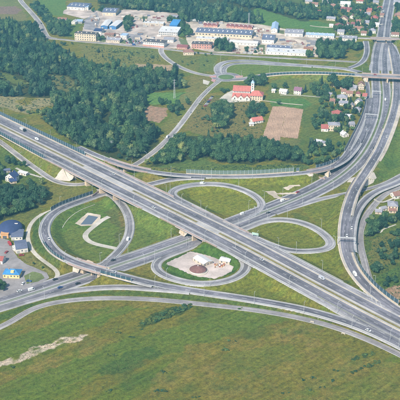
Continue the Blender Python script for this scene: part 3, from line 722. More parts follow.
# roundabout
RC = P(226, 77.0); 
def ring(r0, r1, n=64, z=.03, a0=0, a1=2 * math.pi):
    V, F = [], []
    for i in range(n + 1):
        a = a0 + (a1 - a0) * i / n
        for r in (r0, r1): V.append((RC[0] + r * math.cos(a), RC[1] + r * math.sin(a), z))
    for i in range(n): F.append((2 * i, 2 * i + 1, 2 * i + 3, 2 * i + 2))
    return V, F
rb = tag(add('roundabout_road', *ring(12, 20), M['asphalt_pale']), kind='structure')
add('kerb', *ring(20, 21.2, z=.05), M['shoulder'], rb)
add('apron_ring', *ring(11.2, 12.6, z=.06), M['shoulder'], rb)
V, F = ring(.01, 11.2, z=.1); 
for i, v in enumerate(V):
    if i % 2 == 0: V[i] = (v[0], v[1], .9)
add('island_mound', V, F, mat('island_lawn', (0.09, 0.145, 0.045), .3, .5), rb)
for pts in ([(209, 76.2), (216, 75.4), (216.5, 77.6), (210, 77.4)], [(235, 75.7), (243, 75.6), (243, 77), (236, 78.2)], [(212, 79), (216, 79.5), (214.5, 82.5), (211, 81)]):
    sheet('cycle_crossing', pts, mat('pink_paving', (0.42, 0.24, 0.22), .15), .1)
sheet('lay_by', [(203, 79.5), (210, 81.5), (208, 85), (203, 83.6)], M['path'], .05)

# ------------------------------------------------------------------ bridges
def run_in(key, span):
    c = ROADS[key]['c']; i = np.where(inpoly(c[:, 0], c[:, 1], SPANS[span]) & (c[:, 2] > 3.4))[0]
    return max(0, i.min() - 2), min(len(c), i.max() + 3)
def slab(c, o0, o1, ztop, thick):
    """closed prism along a line between two offsets"""
    a, b = offset(c, o0), offset(c, o1); n = len(c)
    V = []
    for i in range(n):
        for p, z in ((a[i], ztop), (b[i], ztop), (b[i], ztop - thick), (a[i], ztop - thick)):
            V.append((p[0], p[1], p[2] + z))
    F = [(3, 2, 1, 0), tuple(range(4 * n - 4, 4 * n))]
    for i in range(n - 1):
        for j in range(4):
            F.append((4 * i + j, 4 * i + (j + 1) % 4, 4 * i + 4 + (j + 1) % 4, 4 * i + 4 + j))
    return V, F
def bridge(label, lines, piers, walls=()):
    c0 = lines[0][0]; mid = c0[len(c0) // 2]
    g = empty('road_bridge', (mid[0], mid[1], 0), 0, label, 'bridge')
    inv = np.array([mid[0], mid[1], 0])
    def part(nm, V, F, m): return add(nm, np.asarray(V) - inv, F, M[m], g)
    for c, oL, oR in lines:
        part('deck', *slab(c, oL, oR, -.14, 1.25), 'concrete')
        for o, s in ((oL, 1), (oR, -1)):
            part('parapet', *slab(c, o + s * .45, o, .95, 1.75), 'parapet')
            part('handrail', *slab(c, o + s * .3, o + s * .15, 1.25, .16), 'steel')
    for (x, y, L, T, ang, hgt) in piers:                # ground point, length, thickness, direction, height
        p = P(x, y, 0); ca, sa = math.cos(ang), math.sin(ang)
        if L is None:                                   # under the whole motorway: from its near edge to its far edge
            i_ = int(np.argmin((A_MID[:, 0] - p[0]) ** 2 + (A_MID[:, 1] - p[1]) ** 2)); n_ = normals(A_MID)[i_]
            dn = n_ @ np.array([ca, sa]); o_ = (p[:2] - A_MID[i_, :2]) @ n_
            p = p + np.array([ca, sa, 0]) * ((-18.6 - o_) / dn); L = (18.6 + 19.6) / dn
        V = [(p[0] + ca * a - sa * b, p[1] + sa * a + ca * b, z) for a, b, z in boxv(0, L, -T / 2, T / 2, -1.0, hgt)]
        part('pier', V, BOXF, 'concrete')
    for top, bases in walls:                            # paved end slope, laid on the bank
        top = np.asarray(top); NB, K = 6, 10
        bs = [np.asarray(b) for b in bases]
        line = [bs[i] * (1 - t) + bs[i + 1] * t for i in range(len(bs) - 1) for t in np.arange(NB) / NB] + [bs[-1]]
        V = []
        for q_ in line:
            for j_ in range(K + 1):
                w_ = top * (1 - j_ / K) + q_ * (j_ / K); w_[2] = max(w_[2], float(ground_z(w_[0], w_[1])) + .30); V.append(w_)
        F = [(a_ * (K + 1) + j_, a_ * (K + 1) + j_ + 1, (a_ + 1) * (K + 1) + j_ + 1, (a_ + 1) * (K + 1) + j_) for a_ in range(len(line) - 1) for j_ in range(K)]
        part('slope_paving', V, F, 'concrete_pale')
    return g
def T3(x, y, h): return P(x, y, h)
adir = A_MID[ai(110)] - A_MID[ai(80)]; aang = math.atan2(adir[1], adir[0])
hd = P(120, 172) - P(82, 184.3); hang = math.atan2(hd[1], hd[0])
sdv = P(150, 184.2) - P(104, 193.3); sdang = math.atan2(sdv[1], sdv[0])
bang = math.atan2(*(P(240, 221.3) - P(190, 240))[[1, 0]])
wa, wb = ai(56), ai(160)
bridge('wide concrete motorway bridge over the local road and the ramps', [(A_MID[wa:wb], 20.6, -19.5)],
       [(71.5, 179.5, None, 3.0, hang, 6.3), (86.2, 185.8, None, 4.0, hang * .5 + sdang * .5, 6.3), (98.4, 193.4, None, 3.0, sdang, 6.3), (110.5, 200.8, None, 2.6, sdang, 6.3)],
       [(T3(62.8, 169.3, 6.6), [T3(54.5, 178.6, .35), T3(59.5, 180.3, .3), T3(64.5, 180.8, .3), T3(69.5, 181.2, .3)]),
        (T3(63.2, 169.0, 6.6), [T3(69.5, 181.2, .3), T3(72.5, 179.2, 2.5), T3(73.8, 176.6, 5.9)])])
r0, r1 = run_in('C1', 'ramp')
bridge('narrow slip road bridge over the local road beside the wood', [(ROADS['C1']['c'][r0:r1], 4.2, -4.2)],
       [(110.5, 166.6, 7, 2.2, hang, 6.0), (123.8, 171.8, 6, 1.8, hang, 6.0), (147.3, 178.4, 7, 8.0, hang, 5.6)])
xa, xb = ai(176), ai(236)
bridge('concrete motorway bridge over the cross highway at the centre', [(A_MID[xa:xb], 20.6, -19.5)],
       [(184.5, 234.6, None, 5.0, bang, 6.3), (196, 239.6, None, 1.8, bang, 6.3), (207.5, 245, None, 3.2, bang, 6.3)],
       [(T3(180.5, 227, 6.5), [T3(178.8, 233, 1.6), T3(184.4, 236.6, .4), T3(187.5, 233.2, 5.2)])])
r0, r1 = run_in('SD', 'south')
bridge('curved ramp bridge over the cross highway on the left', [(ROADS['SD']['c'][r0:r1], 5.2, -5.2)],
       [(80.5, 272.8, 13, 7.0, R(52), 6.0), (91.3, 275.2, 9, 1.3, R(52), 6.0), (99, 279, 12, 4.0, R(52), 5.9)],
       [(T3(73, 263.5, 6.3), [T3(72.5, 271.5, .6), T3(78, 273, .3), T3(80, 268.5, 5.2)])])
r0, r1 = run_in('C1', 'path')
bridge('slip road bridge with pale abutments over a footpath', [(ROADS['C1']['c'][r0:r1], 4.2, -4.2)],
       [(312.4, 179.6, 11, 2.0, R(75), 4.9), (327.6, 177.2, 11, 2.0, R(75), 4.6)],
       [(T3(311, 174.0, 5.2), [T3(304.5, 176, 1.2), T3(306, 179.4, .3), T3(309, 180.4, .3), T3(312.5, 180, .3), T3(313, 176.5, 3)]),
        (T3(329.5, 170.4, 4.9), [T3(324.5, 173.8, 3), T3(325.6, 176.4, .6), T3(328.6, 176.4, .6), T3(331.5, 174.4, .8)])])
r0, r1 = run_in('E', 'east')
bridge('curved slip road bridge beside a white paved slope', [(ROADS['E']['c'][r0:r1], 6.2, -6.2)],
       [(350.8, 188.5, 14, 2.4, R(8), 6.0), (346.5, 199.4, 14, 2.4, R(8), 6.0)],
       [(T3(363.5, 176.2, 5.9), [T3(373.5, 177.5, .5), T3(376.5, 181.3, .35), T3(373, 184.2, .3), T3(366, 186.6, .3), T3(361, 186.8, .5)]),
        (T3(357, 178.6, 5.9), [T3(360, 187, .4), T3(352, 187.6, .3), T3(346.5, 185.4, .3), T3(350, 181, 1.5)])])
r0, r1 = run_in('O', 'over')
bridge('long overpass carrying the boulevard across the highway', [(ROADS['O']['c'][r0:r1], 7.6, -7.6)],
       [(367, 82.2, 14, 2.4, R(90), 5.6), (387.4, 83, 14, 1.4, R(90), 5.6), (402, 83.6, 14, 1.4, R(90), 5.6)],
       [(T3(364.6, 77.3, 5.8), [T3(361.5, 79.5, 1.6), T3(364.5, 81.8, .4), T3(367.2, 82.2, .3), T3(367.5, 78.6, 5)])])
r0, r1 = run_in('N', 'north')
bridge('distant pale overpass across the highway beyond the apron', [(ROADS['N']['c'][r0:r1], 4.0, -4.0)],
       [(376, 42.6, 7, 1.6, R(90), 5.6), (386.3, 42.9, 7, 1.2, R(90), 5.6)])

# retaining walls of the underpass
def wallbox(p0, p1, h0, t, name, m, parent=None):
    c = resample(np.array([p0, (np.asarray(p0) + p1) / 2, p1]), 4, 0)
    V, F = slab(c, t / 2, -t / 2, h0, h0 + 1.0); return add(name, V, F, M[m], parent)
o = wallbox(P(92, 197.5, 0), P(98.5, 192.5, 0), 2.2, .6, 'retaining_wall', 'parapet'); tag(o, 'low brown retaining wall at the mouth of the underpass', 'wall')
o = wallbox(P(131, 178.5, 0), P(142, 172.5, 0), 2.5, .6, 'retaining_wall', 'parapet'); tag(o, 'low brown retaining wall between the ramp bridge and the motorway', 'wall')
o = wallbox(P(313.5, 176.4, 0), P(325, 179.4, 0), 1.4, .5, 'retaining_wall', 'parapet'); tag(o, 'low brown wall along the footpath under the slip road bridge', 'wall')

# ------------------------------------------------------------------ guard rails
def guard_rail(label, c, o, i0=0, i1=None, z0=0.0):
    l = offset(c, o)[i0:i1]
    if len(l) < 4: return
    b = l[len(l) // 2]
    g = empty('guard_rail', (b[0], b[1], b[2]), 0, label, 'guard rail', 'steel guard rails along the roads')
    lc = l - b; lc[:, 2] += z0
    V, F = slab(lc, .06, -.06, .82, .36); add('beam', V, F, M['steel'], g)
    parts = []
    for p in lc[::2]: parts.append((boxv(p[0] - .06, p[0] + .06, p[1] - .06, p[1] + .06, p[2] - .4, p[2] + .7), BOXF))
    tag(add('posts', *join(parts), M['steel'], g), kind='stuff')
guard_rail('guard rail on the far side of the motorway median', A_MID, 2.2)
guard_rail('guard rail on the near side of the motorway median', A_MID, -2.2)
guard_rail('guard rail along the near edge of the motorway, right of the central bridge', A_MID, -19.2, ai(207), ai(345))
guard_rail('guard rail along the near edge of the motorway between the two bridges', A_MID, -19.2, ai(118), ai(180))
guard_rail('guard rail along the far edge of the motorway between the two bridges', A_MID, 20.3, ai(178), ai(226))
guard_rail('guard rail along the far edge of the motorway beside the right loop', A_MID, 20.3, ai(246), ai(330))
for sg, nm in ((1, 'far'), (-1, 'near')):
    guard_rail('guard rail in the cross highway median, %s side' % nm, B_MID, sg * 1.2, 0, _i)
    guard_rail('guard rail between motorway carriageway and %s collector lane' % nm, A_MID, 13.6 if sg > 0 else -13.0, ai(60), ai(330))
_c = ROADS['SD']['c']
for sg, nm in ((1, 'inner'), (-1, 'outer')):
    guard_rail('guard rail on the %s edge of the curving left ramp' % nm, _c, sg * 4.6, near_idx('SD', 88, 198), near_idx('SD', 78, 263))
    guard_rail('guard rail on the %s edge of the right curving slip road' % ('right' if sg > 0 else 'left'), ROADS['E']['c'], sg * 5.5, near_idx('E', 384, 138), near_idx('E', 353, 269))
guard_rail('guard rail along the lower ramp beside the green verge', _c, -4.5, near_idx('SD', 150, 283), None)
guard_rail('guard rail along the near edge of the north slip road', ROADS['C1']['c'], -3.9, near_idx('C1', 150, 172), near_idx('C1', 310, 170))
for key, nm in (('TL', 'top'), ('RL', 'right'), ('BL', 'bottom')):
    guard_rail('guard rail on the outer edge of the %s loop ramp' % nm, ROADS[key]['c'], {'TL': 3.6, 'RL': 3.4, 'BL': -3.4}[key], 6, -6)
guard_rail('guard rail along the far edge of the cross highway left of the centre', ROADS['B1']['c'], 5.6, near_idx('B1', 105, 266), near_idx('B1', 182, 238))
guard_rail('guard rail along the near edge of the cross highway left of the centre', ROADS['B2']['c'], -5.0, near_idx('B2', 110, 272), near_idx('B2', 150, 258))
guard_rail('guard rail along the outer edge of the connector arc', ROADS['RA']['c'], -4.0, 8, -8)

# ------------------------------------------------------------------ noise barriers: post, panel, post ...
def barrier(label, c, o, i0, i1, h, panel='screen_teal', pitch=4.5):
    if i1 < i0: i0, i1 = i1, i0
    l = offset(c, o)[i0:i1]
    s = np.concatenate([[0], np.cumsum(np.linalg.norm(np.diff(l[:, :2], axis=0), axis=1))])
    n = max(2, int(s[-1] / pitch))
    pts = [np.array([np.interp(t, s, l[:, j]) for j in range(3)]) for t in np.linspace(0, s[-1], n + 1)]
    b = pts[len(pts) // 2]
    g = empty('noise_barrier', (b[0], b[1], b[2]), 0, label, 'noise barrier', 'noise barriers of glass panels between steel posts')
    key = ('np', panel)
    if key not in _ub:
        _ub[key] = mesh('panel', boxv(-.5, .5, -.5, .5, 0, 1), BOXF, M[panel])
        _ub[('nb',)] = mesh('base_panel', boxv(-.5, .5, -.5, .5, 0, 1), BOXF, M['parapet'])
        _ub[('npost',)] = mesh('post', boxv(-.5, .5, -.5, .5, 0, 1), BOXF, M['screen_post'])
    for i, p in enumerate(pts):
        q = link('post', _ub[('npost',)], g); q.location = p - b - np.array([0, 0, .5]); q.scale = (.28, .28, h + .65)
        if i < n:
            d = pts[i + 1] - p; L = math.hypot(d[0], d[1]); rz = math.atan2(d[1], d[0])
            q.rotation_euler = (0, 0, rz)
            m_ = (p + pts[i + 1]) / 2 - b
            q = link('panel', _ub[key], g); q.location = m_ + np.array([0, 0, .5]); q.scale = (L - .34, .10, h - .5); q.rotation_euler = (0, 0, rz)
    # continuous low plinth
    V, F = slab(l - b, .16, -.16, .5, 1.1); add('plinth', V, F, M['concrete'], g)
barrier('teal noise barrier on the far side of the motorway along the wood', A_MID, 18.9, ai(-25), ai(72), 5.0)
barrier('teal noise barrier on the near side of the motorway above the grassy bank', ROADS['A2c']['c'], -4.3, ai(-25), ai(61), 4.6)
cc = ROADS['C1']['c']
barrier('pale glass noise barrier between the slip road and the long wood', cc, 4.5, near_idx('C1', 186, 175.5), near_idx('C1', 297, 173), 5.0, 'screen_clear', 4.2)
barrier('teal noise barrier beside the curve below the houses', cc, 4.5, near_idx('C1', 318, 168), near_idx('C1', 344, 160), 4.6)
barrier('short teal noise barrier left of the footpath bridge', cc, 4.5, near_idx('C1', 297, 172.6), near_idx('C1', 303, 172), 4.2)
cb = ROADS['RB']['c']
barrier('teal noise barrier climbing beside the garden trees to the overpass', cb, -3.2, near_idx('RB', 367, 83), near_idx('RB', 346.5, 152.6), 4.0)
barrier('teal noise barrier on the outside of the left ramp near the underpass', _c, -4.9, near_idx('SD', 96, 195.5), near_idx('SD', 54, 212.5), 4.2)
barrier('teal noise barrier on the near side of the left ramp before its bridge', _c, -4.9, near_idx('SD', 49, 243), near_idx('SD', 71, 260), 3.6)
barrier('short teal noise barrier on the ramp just past the left bridge', _c, -4.9, near_idx('SD', 104.5, 271), near_idx('SD', 138, 280), 3.4)
barrier('teal noise barrier on the right of the slip road above the gardens', ROADS['E']['c'], 5.9, near_idx('E', 347, 253), near_idx('E', 396, 309), 4.4)
barrier('dark teal noise barrier along the near edge of the boulevard', ROADS['O']['c'], -6.7, near_idx('O', 252, 77.5), near_idx('O', 358, 74.8), 3.4)

# ------------------------------------------------------------------ painted hatching where roads part
def hatch(label, key, i0, i1, o_base, w0, w1, z=.06):
    q = ROADS[key]; c = q['c'].copy(); c[:, 2] += .08 + z
    a_, b_ = (i0, i1) if i0 < i1 else (i1, i0); parts = []
    for i in range(a_, b_ - 2, 2):
        t = (i - a_) / max(1, b_ - a_); w = w0 + (w1 - w0) * t; n_ = q['n']
        p0 = c[i].copy(); p1 = c[min(i + 2, len(c) - 1)].copy(); p0[:2] += n_[i] * o_base; p1[:2] += n_[i] * (o_base + w)
        d = c[i + 1] - c[i]; d = d / np.linalg.norm(d) * .9
        V = [p0, p0 + d, p1 + d, p1]; parts.append((V, [(0, 1, 2, 3)]))
    if parts: tag(add('hatch_marking', *join(parts), M['paint']), label, kind='structure')
hatch('hatch', 'E', near_idx('E', 356, 273), near_idx('E', 392, 307), -5.2, -1.5, -3.6)
hatch('hatch', 'C1', near_idx('C1', 80, 148), near_idx('C1', 100, 157), -3.0, -1.0, -4.0)
hatch('hatch', 'SD', near_idx('SD', 340, 319), near_idx('SD', 385, 338), 3.6, .8, 2.0)
hatch('hatch', 'SD', near_idx('SD', 152, 283), near_idx('SD', 175, 288), -3.2, -2.6, -.6)
hatch('hatch', 'B1', near_idx('B1', 232, 221), near_idx('B1', 262, 210), 4.6, 1.0, 3.0)
hatch('hatch', 'B2', near_idx('B2', 290, 206), near_idx('B2', 316, 194), -4.2, -.8, -3.0)
# ------------------------------------------------------------------ buildings
W = {
    'white': mat('white_render', (0.64, 0.60, 0.54), .12, .5), 'cream': mat('cream_render', (0.58, 0.48, 0.35), .12, .5),
    'yellow': mat('yellow_render', (0.68, 0.54, 0.26), .12, .5), 'pink': mat('pink_render', (0.50, 0.26, 0.21), .12, .5),
    'grey': mat('grey_render', (0.38, 0.37, 0.36), .12, .5), 'orange': mat('orange_render', (0.52, 0.29, 0.13), .12, .5),
    'beige': mat('beige_render', (0.52, 0.44, 0.34), .15, .5), 'blue': mat('blue_cladding', (0.06, 0.17, 0.36), .12, .5),
    'brown': mat('brown_render', (0.30, 0.22, 0.17), .15, .5)}
RF = {
    'slate': mat('slate_roof', (0.11, 0.13, 0.19), .2, .6), 'navy': mat('navy_roof', (0.035, 0.055, 0.13), .2, .6),
    'red': mat('red_tile_roof', (0.31, 0.10, 0.085), .2, .6), 'rose': mat('rose_sheet_roof', (0.42, 0.14, 0.115), .25, .5),
    'brown': mat('brown_tile_roof', (0.24, 0.13, 0.10), .2, .6), 'grey': mat('grey_sheet_roof', (0.25, 0.25, 0.28), .2, .5),
    'pale': mat('pale_sheet_roof', (0.52, 0.52, 0.51), .12, .4), 'blue': mat('bright_blue_roof', (0.045, 0.20, 0.43), .25, .5),
    'sky': mat('pale_blue_roof', (0.28, 0.38, 0.50), .15, .5), 'tar': mat('tar_roof', (0.085, 0.08, 0.085), .25, .5),
    'purple': mat('purple_roof', (0.22, 0.11, 0.16), .15, .5), 'maroon': mat('maroon_roof', (0.20, 0.075, 0.075), .2, .5)}
FOOT = []
def building(name, label, a, b, depth, hw, roof='gable', hr=3.0, wall='white', rf='red', cat='house', group=None, rows=None, bay=3.2, door=True, chim=True, ov=.45, base_h=0.0, win=(1.1, 1.3), extras=None, stripe=None, big_doors=0):
    """front foot runs from a to b on the photograph; the house stands behind it"""
    p, q = P(a[0], a[1], base_h), P(b[0], b[1], base_h)
    d = q - p; L = math.hypot(d[0], d[1]); rz = math.atan2(d[1], d[0])
    g = empty(name, p, rz, label, cat, group)
    FOOT.append((p[:2], d[:2] / L, L, depth))
    wm, rm = W[wall], RF[rf]
    D = depth
    x0, x1, y0, y1 = 0, L, 0, D
    z0 = -.3
    if roof == 'gable':      # ridge along the front
        V = boxv(x0, x1, y0, y1, z0, hw) + [(x0, D / 2, hw + hr), (x1, D / 2, hw + hr)]
        F = [BOXF[2], BOXF[4], (1, 2, 6, 9, 5), (3, 0, 4, 8, 7)]
        t = .22; k = hr / (D / 2)
        RV = []
        for x in (x0 - ov, x1 + ov):
            for yy, zz in ((-ov, hw - k * ov), (D / 2, hw + hr), (D + ov, hw - k * ov)):
                RV += [(x, yy, zz + .03), (x, yy, zz + t + .03)]
        RFc = [(1, 7, 9, 3), (3, 9, 11, 5), (0, 2, 8, 6), (2, 4, 10, 8), (0, 6, 7, 1), (5, 11, 10, 4), (0, 1, 3, 2), (2, 3, 5, 4), (6, 8, 9, 7), (8, 10, 11, 9)]
    elif roof == 'front':    # gable to the front
        V = boxv(x0, x1, y0, y1, z0, hw) + [(L / 2, 0, hw + hr), (L / 2, D, hw + hr)]
        F = [(0, 1, 5, 8, 4), (2, 3, 7, 9, 6), BOXF[3], BOXF[5]]
        t = .22; k = hr / (L / 2)
        RV = []
        for y in (-ov, D + ov):
            for xx, zz in ((-ov, hw - k * ov), (L / 2, hw + hr), (L + ov, hw - k * ov)):
                RV += [(xx, y, zz + .03), (xx, y, zz + t + .03)]
        RFc = [(1, 3, 9, 7), (3, 5, 11, 9), (0, 6, 8, 2), (2, 8, 10, 4), (0, 1, 7, 6), (4, 10, 11, 5), (0, 2, 3, 1), (2, 4, 5, 3), (6, 7, 9, 8), (8, 9, 11, 10)]
    elif roof == 'hip':
        V = boxv(x0, x1, y0, y1, z0, hw); F = [BOXF[2], BOXF[3], BOXF[4], BOXF[5]]
        s = min(L, D) / 2
        if L >= D: r1_, r2_ = (s, D / 2), (L - s, D / 2)
        else: r1_, r2_ = (L / 2, s), (L / 2, D - s)
        RV = [(-ov, -ov, hw), (L + ov, -ov, hw), (L + ov, D + ov, hw), (-ov, D + ov, hw), (*r1_, hw + hr), (*r2_, hw + hr)]
        RV = [(x, y, z + .05) for x, y, z in RV]
        if L >= D: RFc = [(0, 1, 5, 4), (1, 2, 5), (2, 3, 4, 5), (3, 0, 4), (3, 2, 1, 0)]
        else: RFc = [(0, 1, 4), (1, 2, 5, 4), (2, 3, 5), (3, 0, 4, 5), (3, 2, 1, 0)]
    elif roof == 'shed':
        V = boxv(x0, x1, y0, y1, z0, hw); V[6] = (x1, y1, hw + hr); V[7] = (x0, y1, hw + hr); F = [BOXF[2], BOXF[3], BOXF[4], BOXF[5]]
        k = hr / D
        RV = [(-ov, -ov, hw - k * ov + .04), (L + ov, -ov, hw - k * ov + .04), (L + ov, D + ov, hw + hr + k * ov + .04), (-ov, D + ov, hw + hr + k * ov + .04)]
        RV += [(x, y, z + .2) for x, y, z in RV]; RFc = BOXF
    else:                    # flat with parapet
        V = boxv(x0, x1, y0, y1, z0, hw); F = [BOXF[2], BOXF[3], BOXF[4], BOXF[5]]
        RV, RFc = boxes([(-.15, L + .15, -.15, D + .15, hw + .002, hw + .3), (-.15, L + .15, -.15, .2, hw + .3, hw + .7), (-.15, L + .15, D - .2, D + .15, hw + .3, hw + .7), (-.15, .2, .2, D - .2, hw + .3, hw + .7), (L - .2, L + .15, .2, D - .2, hw + .3, hw + .7)])
    add('wall', V, F, wm, g)
    r_ = add('roof', RV, RFc, rm, g)
    if L > 17 and roof in ('gable', 'flat', 'shed') and cat != 'house':       # vents, skylights and plant on the big roofs
        for xv in np.arange(3.5, L - 2, 7.5):
            if roof == 'gable':
                ubox('ridge_vent', W['grey'], r_, xv - .7, xv + .7, D / 2 - .5, D / 2 + .5, hw + hr, hw + hr + .8)
                sk = ubox('skylight', RF['pale'], r_, xv + 1.6, xv + 3.2, D * .2, D * .36, 0, .12); sk.location.z = hw + hr * .56 + .34; sk.rotation_euler = (math.atan(k), 0, 0)
            else:
                yv = D * random.uniform(.3, .7); zr = hw + (hr * yv / D if roof == 'shed' else .3)
                ubox('roof_unit', random.choice([W['grey'], W['beige'], RF['tar']]), r_, xv - random.uniform(.6, 1.4), xv + random.uniform(.6, 1.4), yv - .8, yv + .8, zr - .2, zr + random.uniform(.7, 1.5))
        for xv in (L * .33, L * .71): ubox('downpipe', W['grey'], g, xv - .08, xv + .08, -.16, -.02, 0, hw)
    if chim and roof in ('gable', 'front', 'hip'):
        cx, cy = L * random.uniform(.3, .7), D * random.uniform(.45, .6)
        ubox('chimney', W['brown'], r_, cx - .4, cx + .4, cy - .35, cy + .35, hw + hr * .4, hw + hr + 1.0)
    if rows is None: rows = max(1, int(hw / 2.9))
    n = max(1, int(L / bay)); ww, wh = win
    dk = random.randrange(n) if door else -1
    for r in range(rows):
        zc = (r + .55) * hw / rows
        for i in range(n):
            xc = (i + .5) * L / n
            if r == 0 and i == dk and not big_doors:
                ubox('door', W['brown'], g, xc - .55, xc + .55, -.06, .06, 0, 2.1); continue
            if big_doors and r == 0 and i % big_doors == 0:
                ubox('gate', W['grey'], g, xc - bay * .36, xc + bay * .36, -.06, .06, 0, hw * .62); continue
            ubox('window', M['window'], g, xc - ww / 2, xc + ww / 2, -.05, .08, zc - wh / 2, zc + wh / 2)
    ns = max(1, int(D / 4.5))
    for sx in (0, 1):
        for r in range(rows):
            zc = (r + .55) * hw / rows
            for i in range(ns):
                yc = (i + .5) * D / ns
                ubox('window', M['window'], g, sx * L - .06, sx * L + .06, yc - ww / 2, yc + ww / 2, zc - wh / 2, zc + wh / 2)
    if roof == 'front' and hr > 2: ubox('window', M['window'], g, L / 2 - .5, L / 2 + .5, -.05, .05, hw + .3, hw + 1.3)
    if stripe: ubox('plinth_band', W[stripe], g, -.05, L + .05, -.08, .06, 0, hw * .32)
    return g
# --- the left group by the car park
building('workshop', 'white flat hall with grey roof and dark eaves behind the larger white hall', (11.5, 240.5), (22.5, 240.2), 13, 3.6, 'shed', .8, 'white', 'slate', 'hall', chim=False, big_doors=3)
building('workshop', 'white hall with slate blue roof beside the car park', (16.5, 253.8), (28.2, 252.2), 17, 4.2, 'gable', 1.4, 'white', 'slate', 'hall', chim=False, big_doors=2, ov=.2)
building('store', 'small white annex at the left of the slate roofed hall', (12.5, 249.5), (16.2, 253), 6, 3.2, 'flat', 0, 'white', 'pale', 'annex', chim=False, rows=1)
g = building('restaurant', 'yellow building with bright blue roof beside the car park', (3.2, 278.0), (19.5, 278.6), 9.5, 3.6, 'hip', 3.0, 'yellow', 'blue', 'building', rows=1, bay=2.6)
ubox('roof_lantern', W['yellow'], g, 6.5, 9.2, 1.0, 3.4, 3.6, 6.2)
building('shop', 'small white house with red roof at the left edge by the car park', (-7, 263.5), (2.6, 264.3), 8, 3.4, 'gable', 2.2, 'white', 'red', 'house', rows=1)
# dark domed hall
c0 = P(8.2, 236.2); g = empty('domed_hall', c0, 0, 'big dark navy domed hall with orange porch by the car park', 'hall')
V, F = [], []
NS, NR = 28, 8
for j in range(NR + 1):
    t = j / NR * math.pi / 2
    for i in range(NS):
        a = 2 * math.pi * i / NS
        V.append((11.5 * math.cos(t) * math.cos(a), 11 + 14.5 * math.cos(t) * math.sin(a), 2.6 + 5.6 * math.sin(t)))
for j in range(NR):
    for i in range(NS): F.append((j * NS + i, j * NS + (i + 1) % NS, (j + 1) * NS + (i + 1) % NS, (j + 1) * NS + i))
add('dome_roof', V, F, RF['navy'], g, True)
V = [(11.3 * math.cos(2 * math.pi * i / NS), 11 + 14.2 * math.sin(2 * math.pi * i / NS), z) for z in (-.3, 2.7) for i in range(NS)]
add('wall', V, [(i, (i + 1) % NS, NS + (i + 1) % NS, NS + i) for i in range(NS)], W['grey'], g)
ubox('porch', W['orange'], g, -5.6, 1.2, -4.5, 1.5, -.2, 4.6); ubox('door', M['window'], g, -4.0, -.4, -4.56, -4.4, 0, 2.6)
ubox('porch_roof', W['orange'], g, -6.0, 1.6, -4.9, 1.2, 4.6, 4.9)
ubox('skylight', W['white'], g, 3.5, 7.5, 10.5, 11.7, 7.4, 7.75)
FOOT.append((c0[:2] + np.array([-12, -4]), np.array([1., 0]), 24, 30))
# house on the left with the blue roof
building('house', 'white two storey house with dark blue roof among trees on the left', (5.6, 181.2), (14.2, 182.8), 9.5, 5.4, 'front', 4.2, 'white', 'navy', rows=2, bay=2.6)
building('house_wing', 'low white wing with blue roof in front of the blue roofed house', (10.2, 184.2), (16.8, 183.2), 6, 3.0, 'gable', 2.2, 'cream', 'navy', 'annex', rows=1)
building('shed', 'long low white shed behind the blue roofed house', (18, 174.4), (26, 176.2), 4, 2.6, 'shed', .5, 'white', 'pale', 'shed', chim=False)
building('shed', 'small blue roofed outbuilding left of the blue roofed house', (4, 173.2), (10.5, 172.4), 4, 2.6, 'shed', .5, 'grey', 'slate', 'shed', chim=False)
# gravel plaza
pz = 2.28
c0 = P(198, 275.2, pz); g = empty('round_hall', c0, 0, 'round building with brown domed roof and white rim on the gravel plaza', 'hall')
V, F = [], []
for j in range(7):
    t = j / 6; r = 7.4 * (1 - t) ** .85; z = 1.7 + 3.2 * (1 - (1 - t) ** 1.5)
    for i in range(24): V.append((r * math.cos(2 * math.pi * i / 24), 7.5 + r * math.sin(2 * math.pi * i / 24), z))
for j in range(6):
    for i in range(24): F.append((j * 24 + i, j * 24 + (i + 1) % 24, (j + 1) * 24 + (i + 1) % 24, (j + 1) * 24 + i))
add('dome_roof', V, F, mat('brown_felt_roof', (0.17, 0.085, 0.075), .25, .6), g, True)
add('wall', *cyl(24, 7.0, 7.0, 0, 1.8, 0, 7.5), W['white'], g)
V, F = join([cyl(32, 8.6, 8.6, 0, .5, 0, 7.3)]); add('rim', V, F, M['concrete_pale'], g)
add('vent_cap', *cyl(10, .5, .4, 4.6, 5.3, 0, 7.5), W['white'], g)
building('marquee', 'large pale marquee on the gravel plaza', (203.5, 267.0), (212.5, 263.6), 15, 2.4, 'front', 1.2, 'beige', 'pale', 'tent', chim=False, base_h=pz, door=False, rows=1, ov=.2)
building('marquee', 'smaller pale marquee right of the large one', (219, 262.6), (229.5, 264.4), 8, 2.2, 'gable', .9, 'beige', 'pale', 'tent', chim=False, base_h=pz, door=False, rows=1, ov=.2)
for i in range(14):
    x, y = 215 + (i % 5) * 2.2 + random.uniform(-.5, .5), 264.6 + (i // 5) * 1.3 + random.uniform(-.3, .3)
    p = P(x, y, pz); g = empty('pallet_stack', p, random.uniform(0, 3), 'small stack of red and brown goods between the marquees', 'pallet', 'stacks of goods on the gravel plaza')
    ubox('pallet', W['brown'], g, -.8, .8, -.6, .6, 0, .16); ubox('load', [RF['red'], W['orange'], W['brown'], W['white']][i % 4], g, -.7, .7, -.5, .5, .16, random.uniform(.6, 1.3))
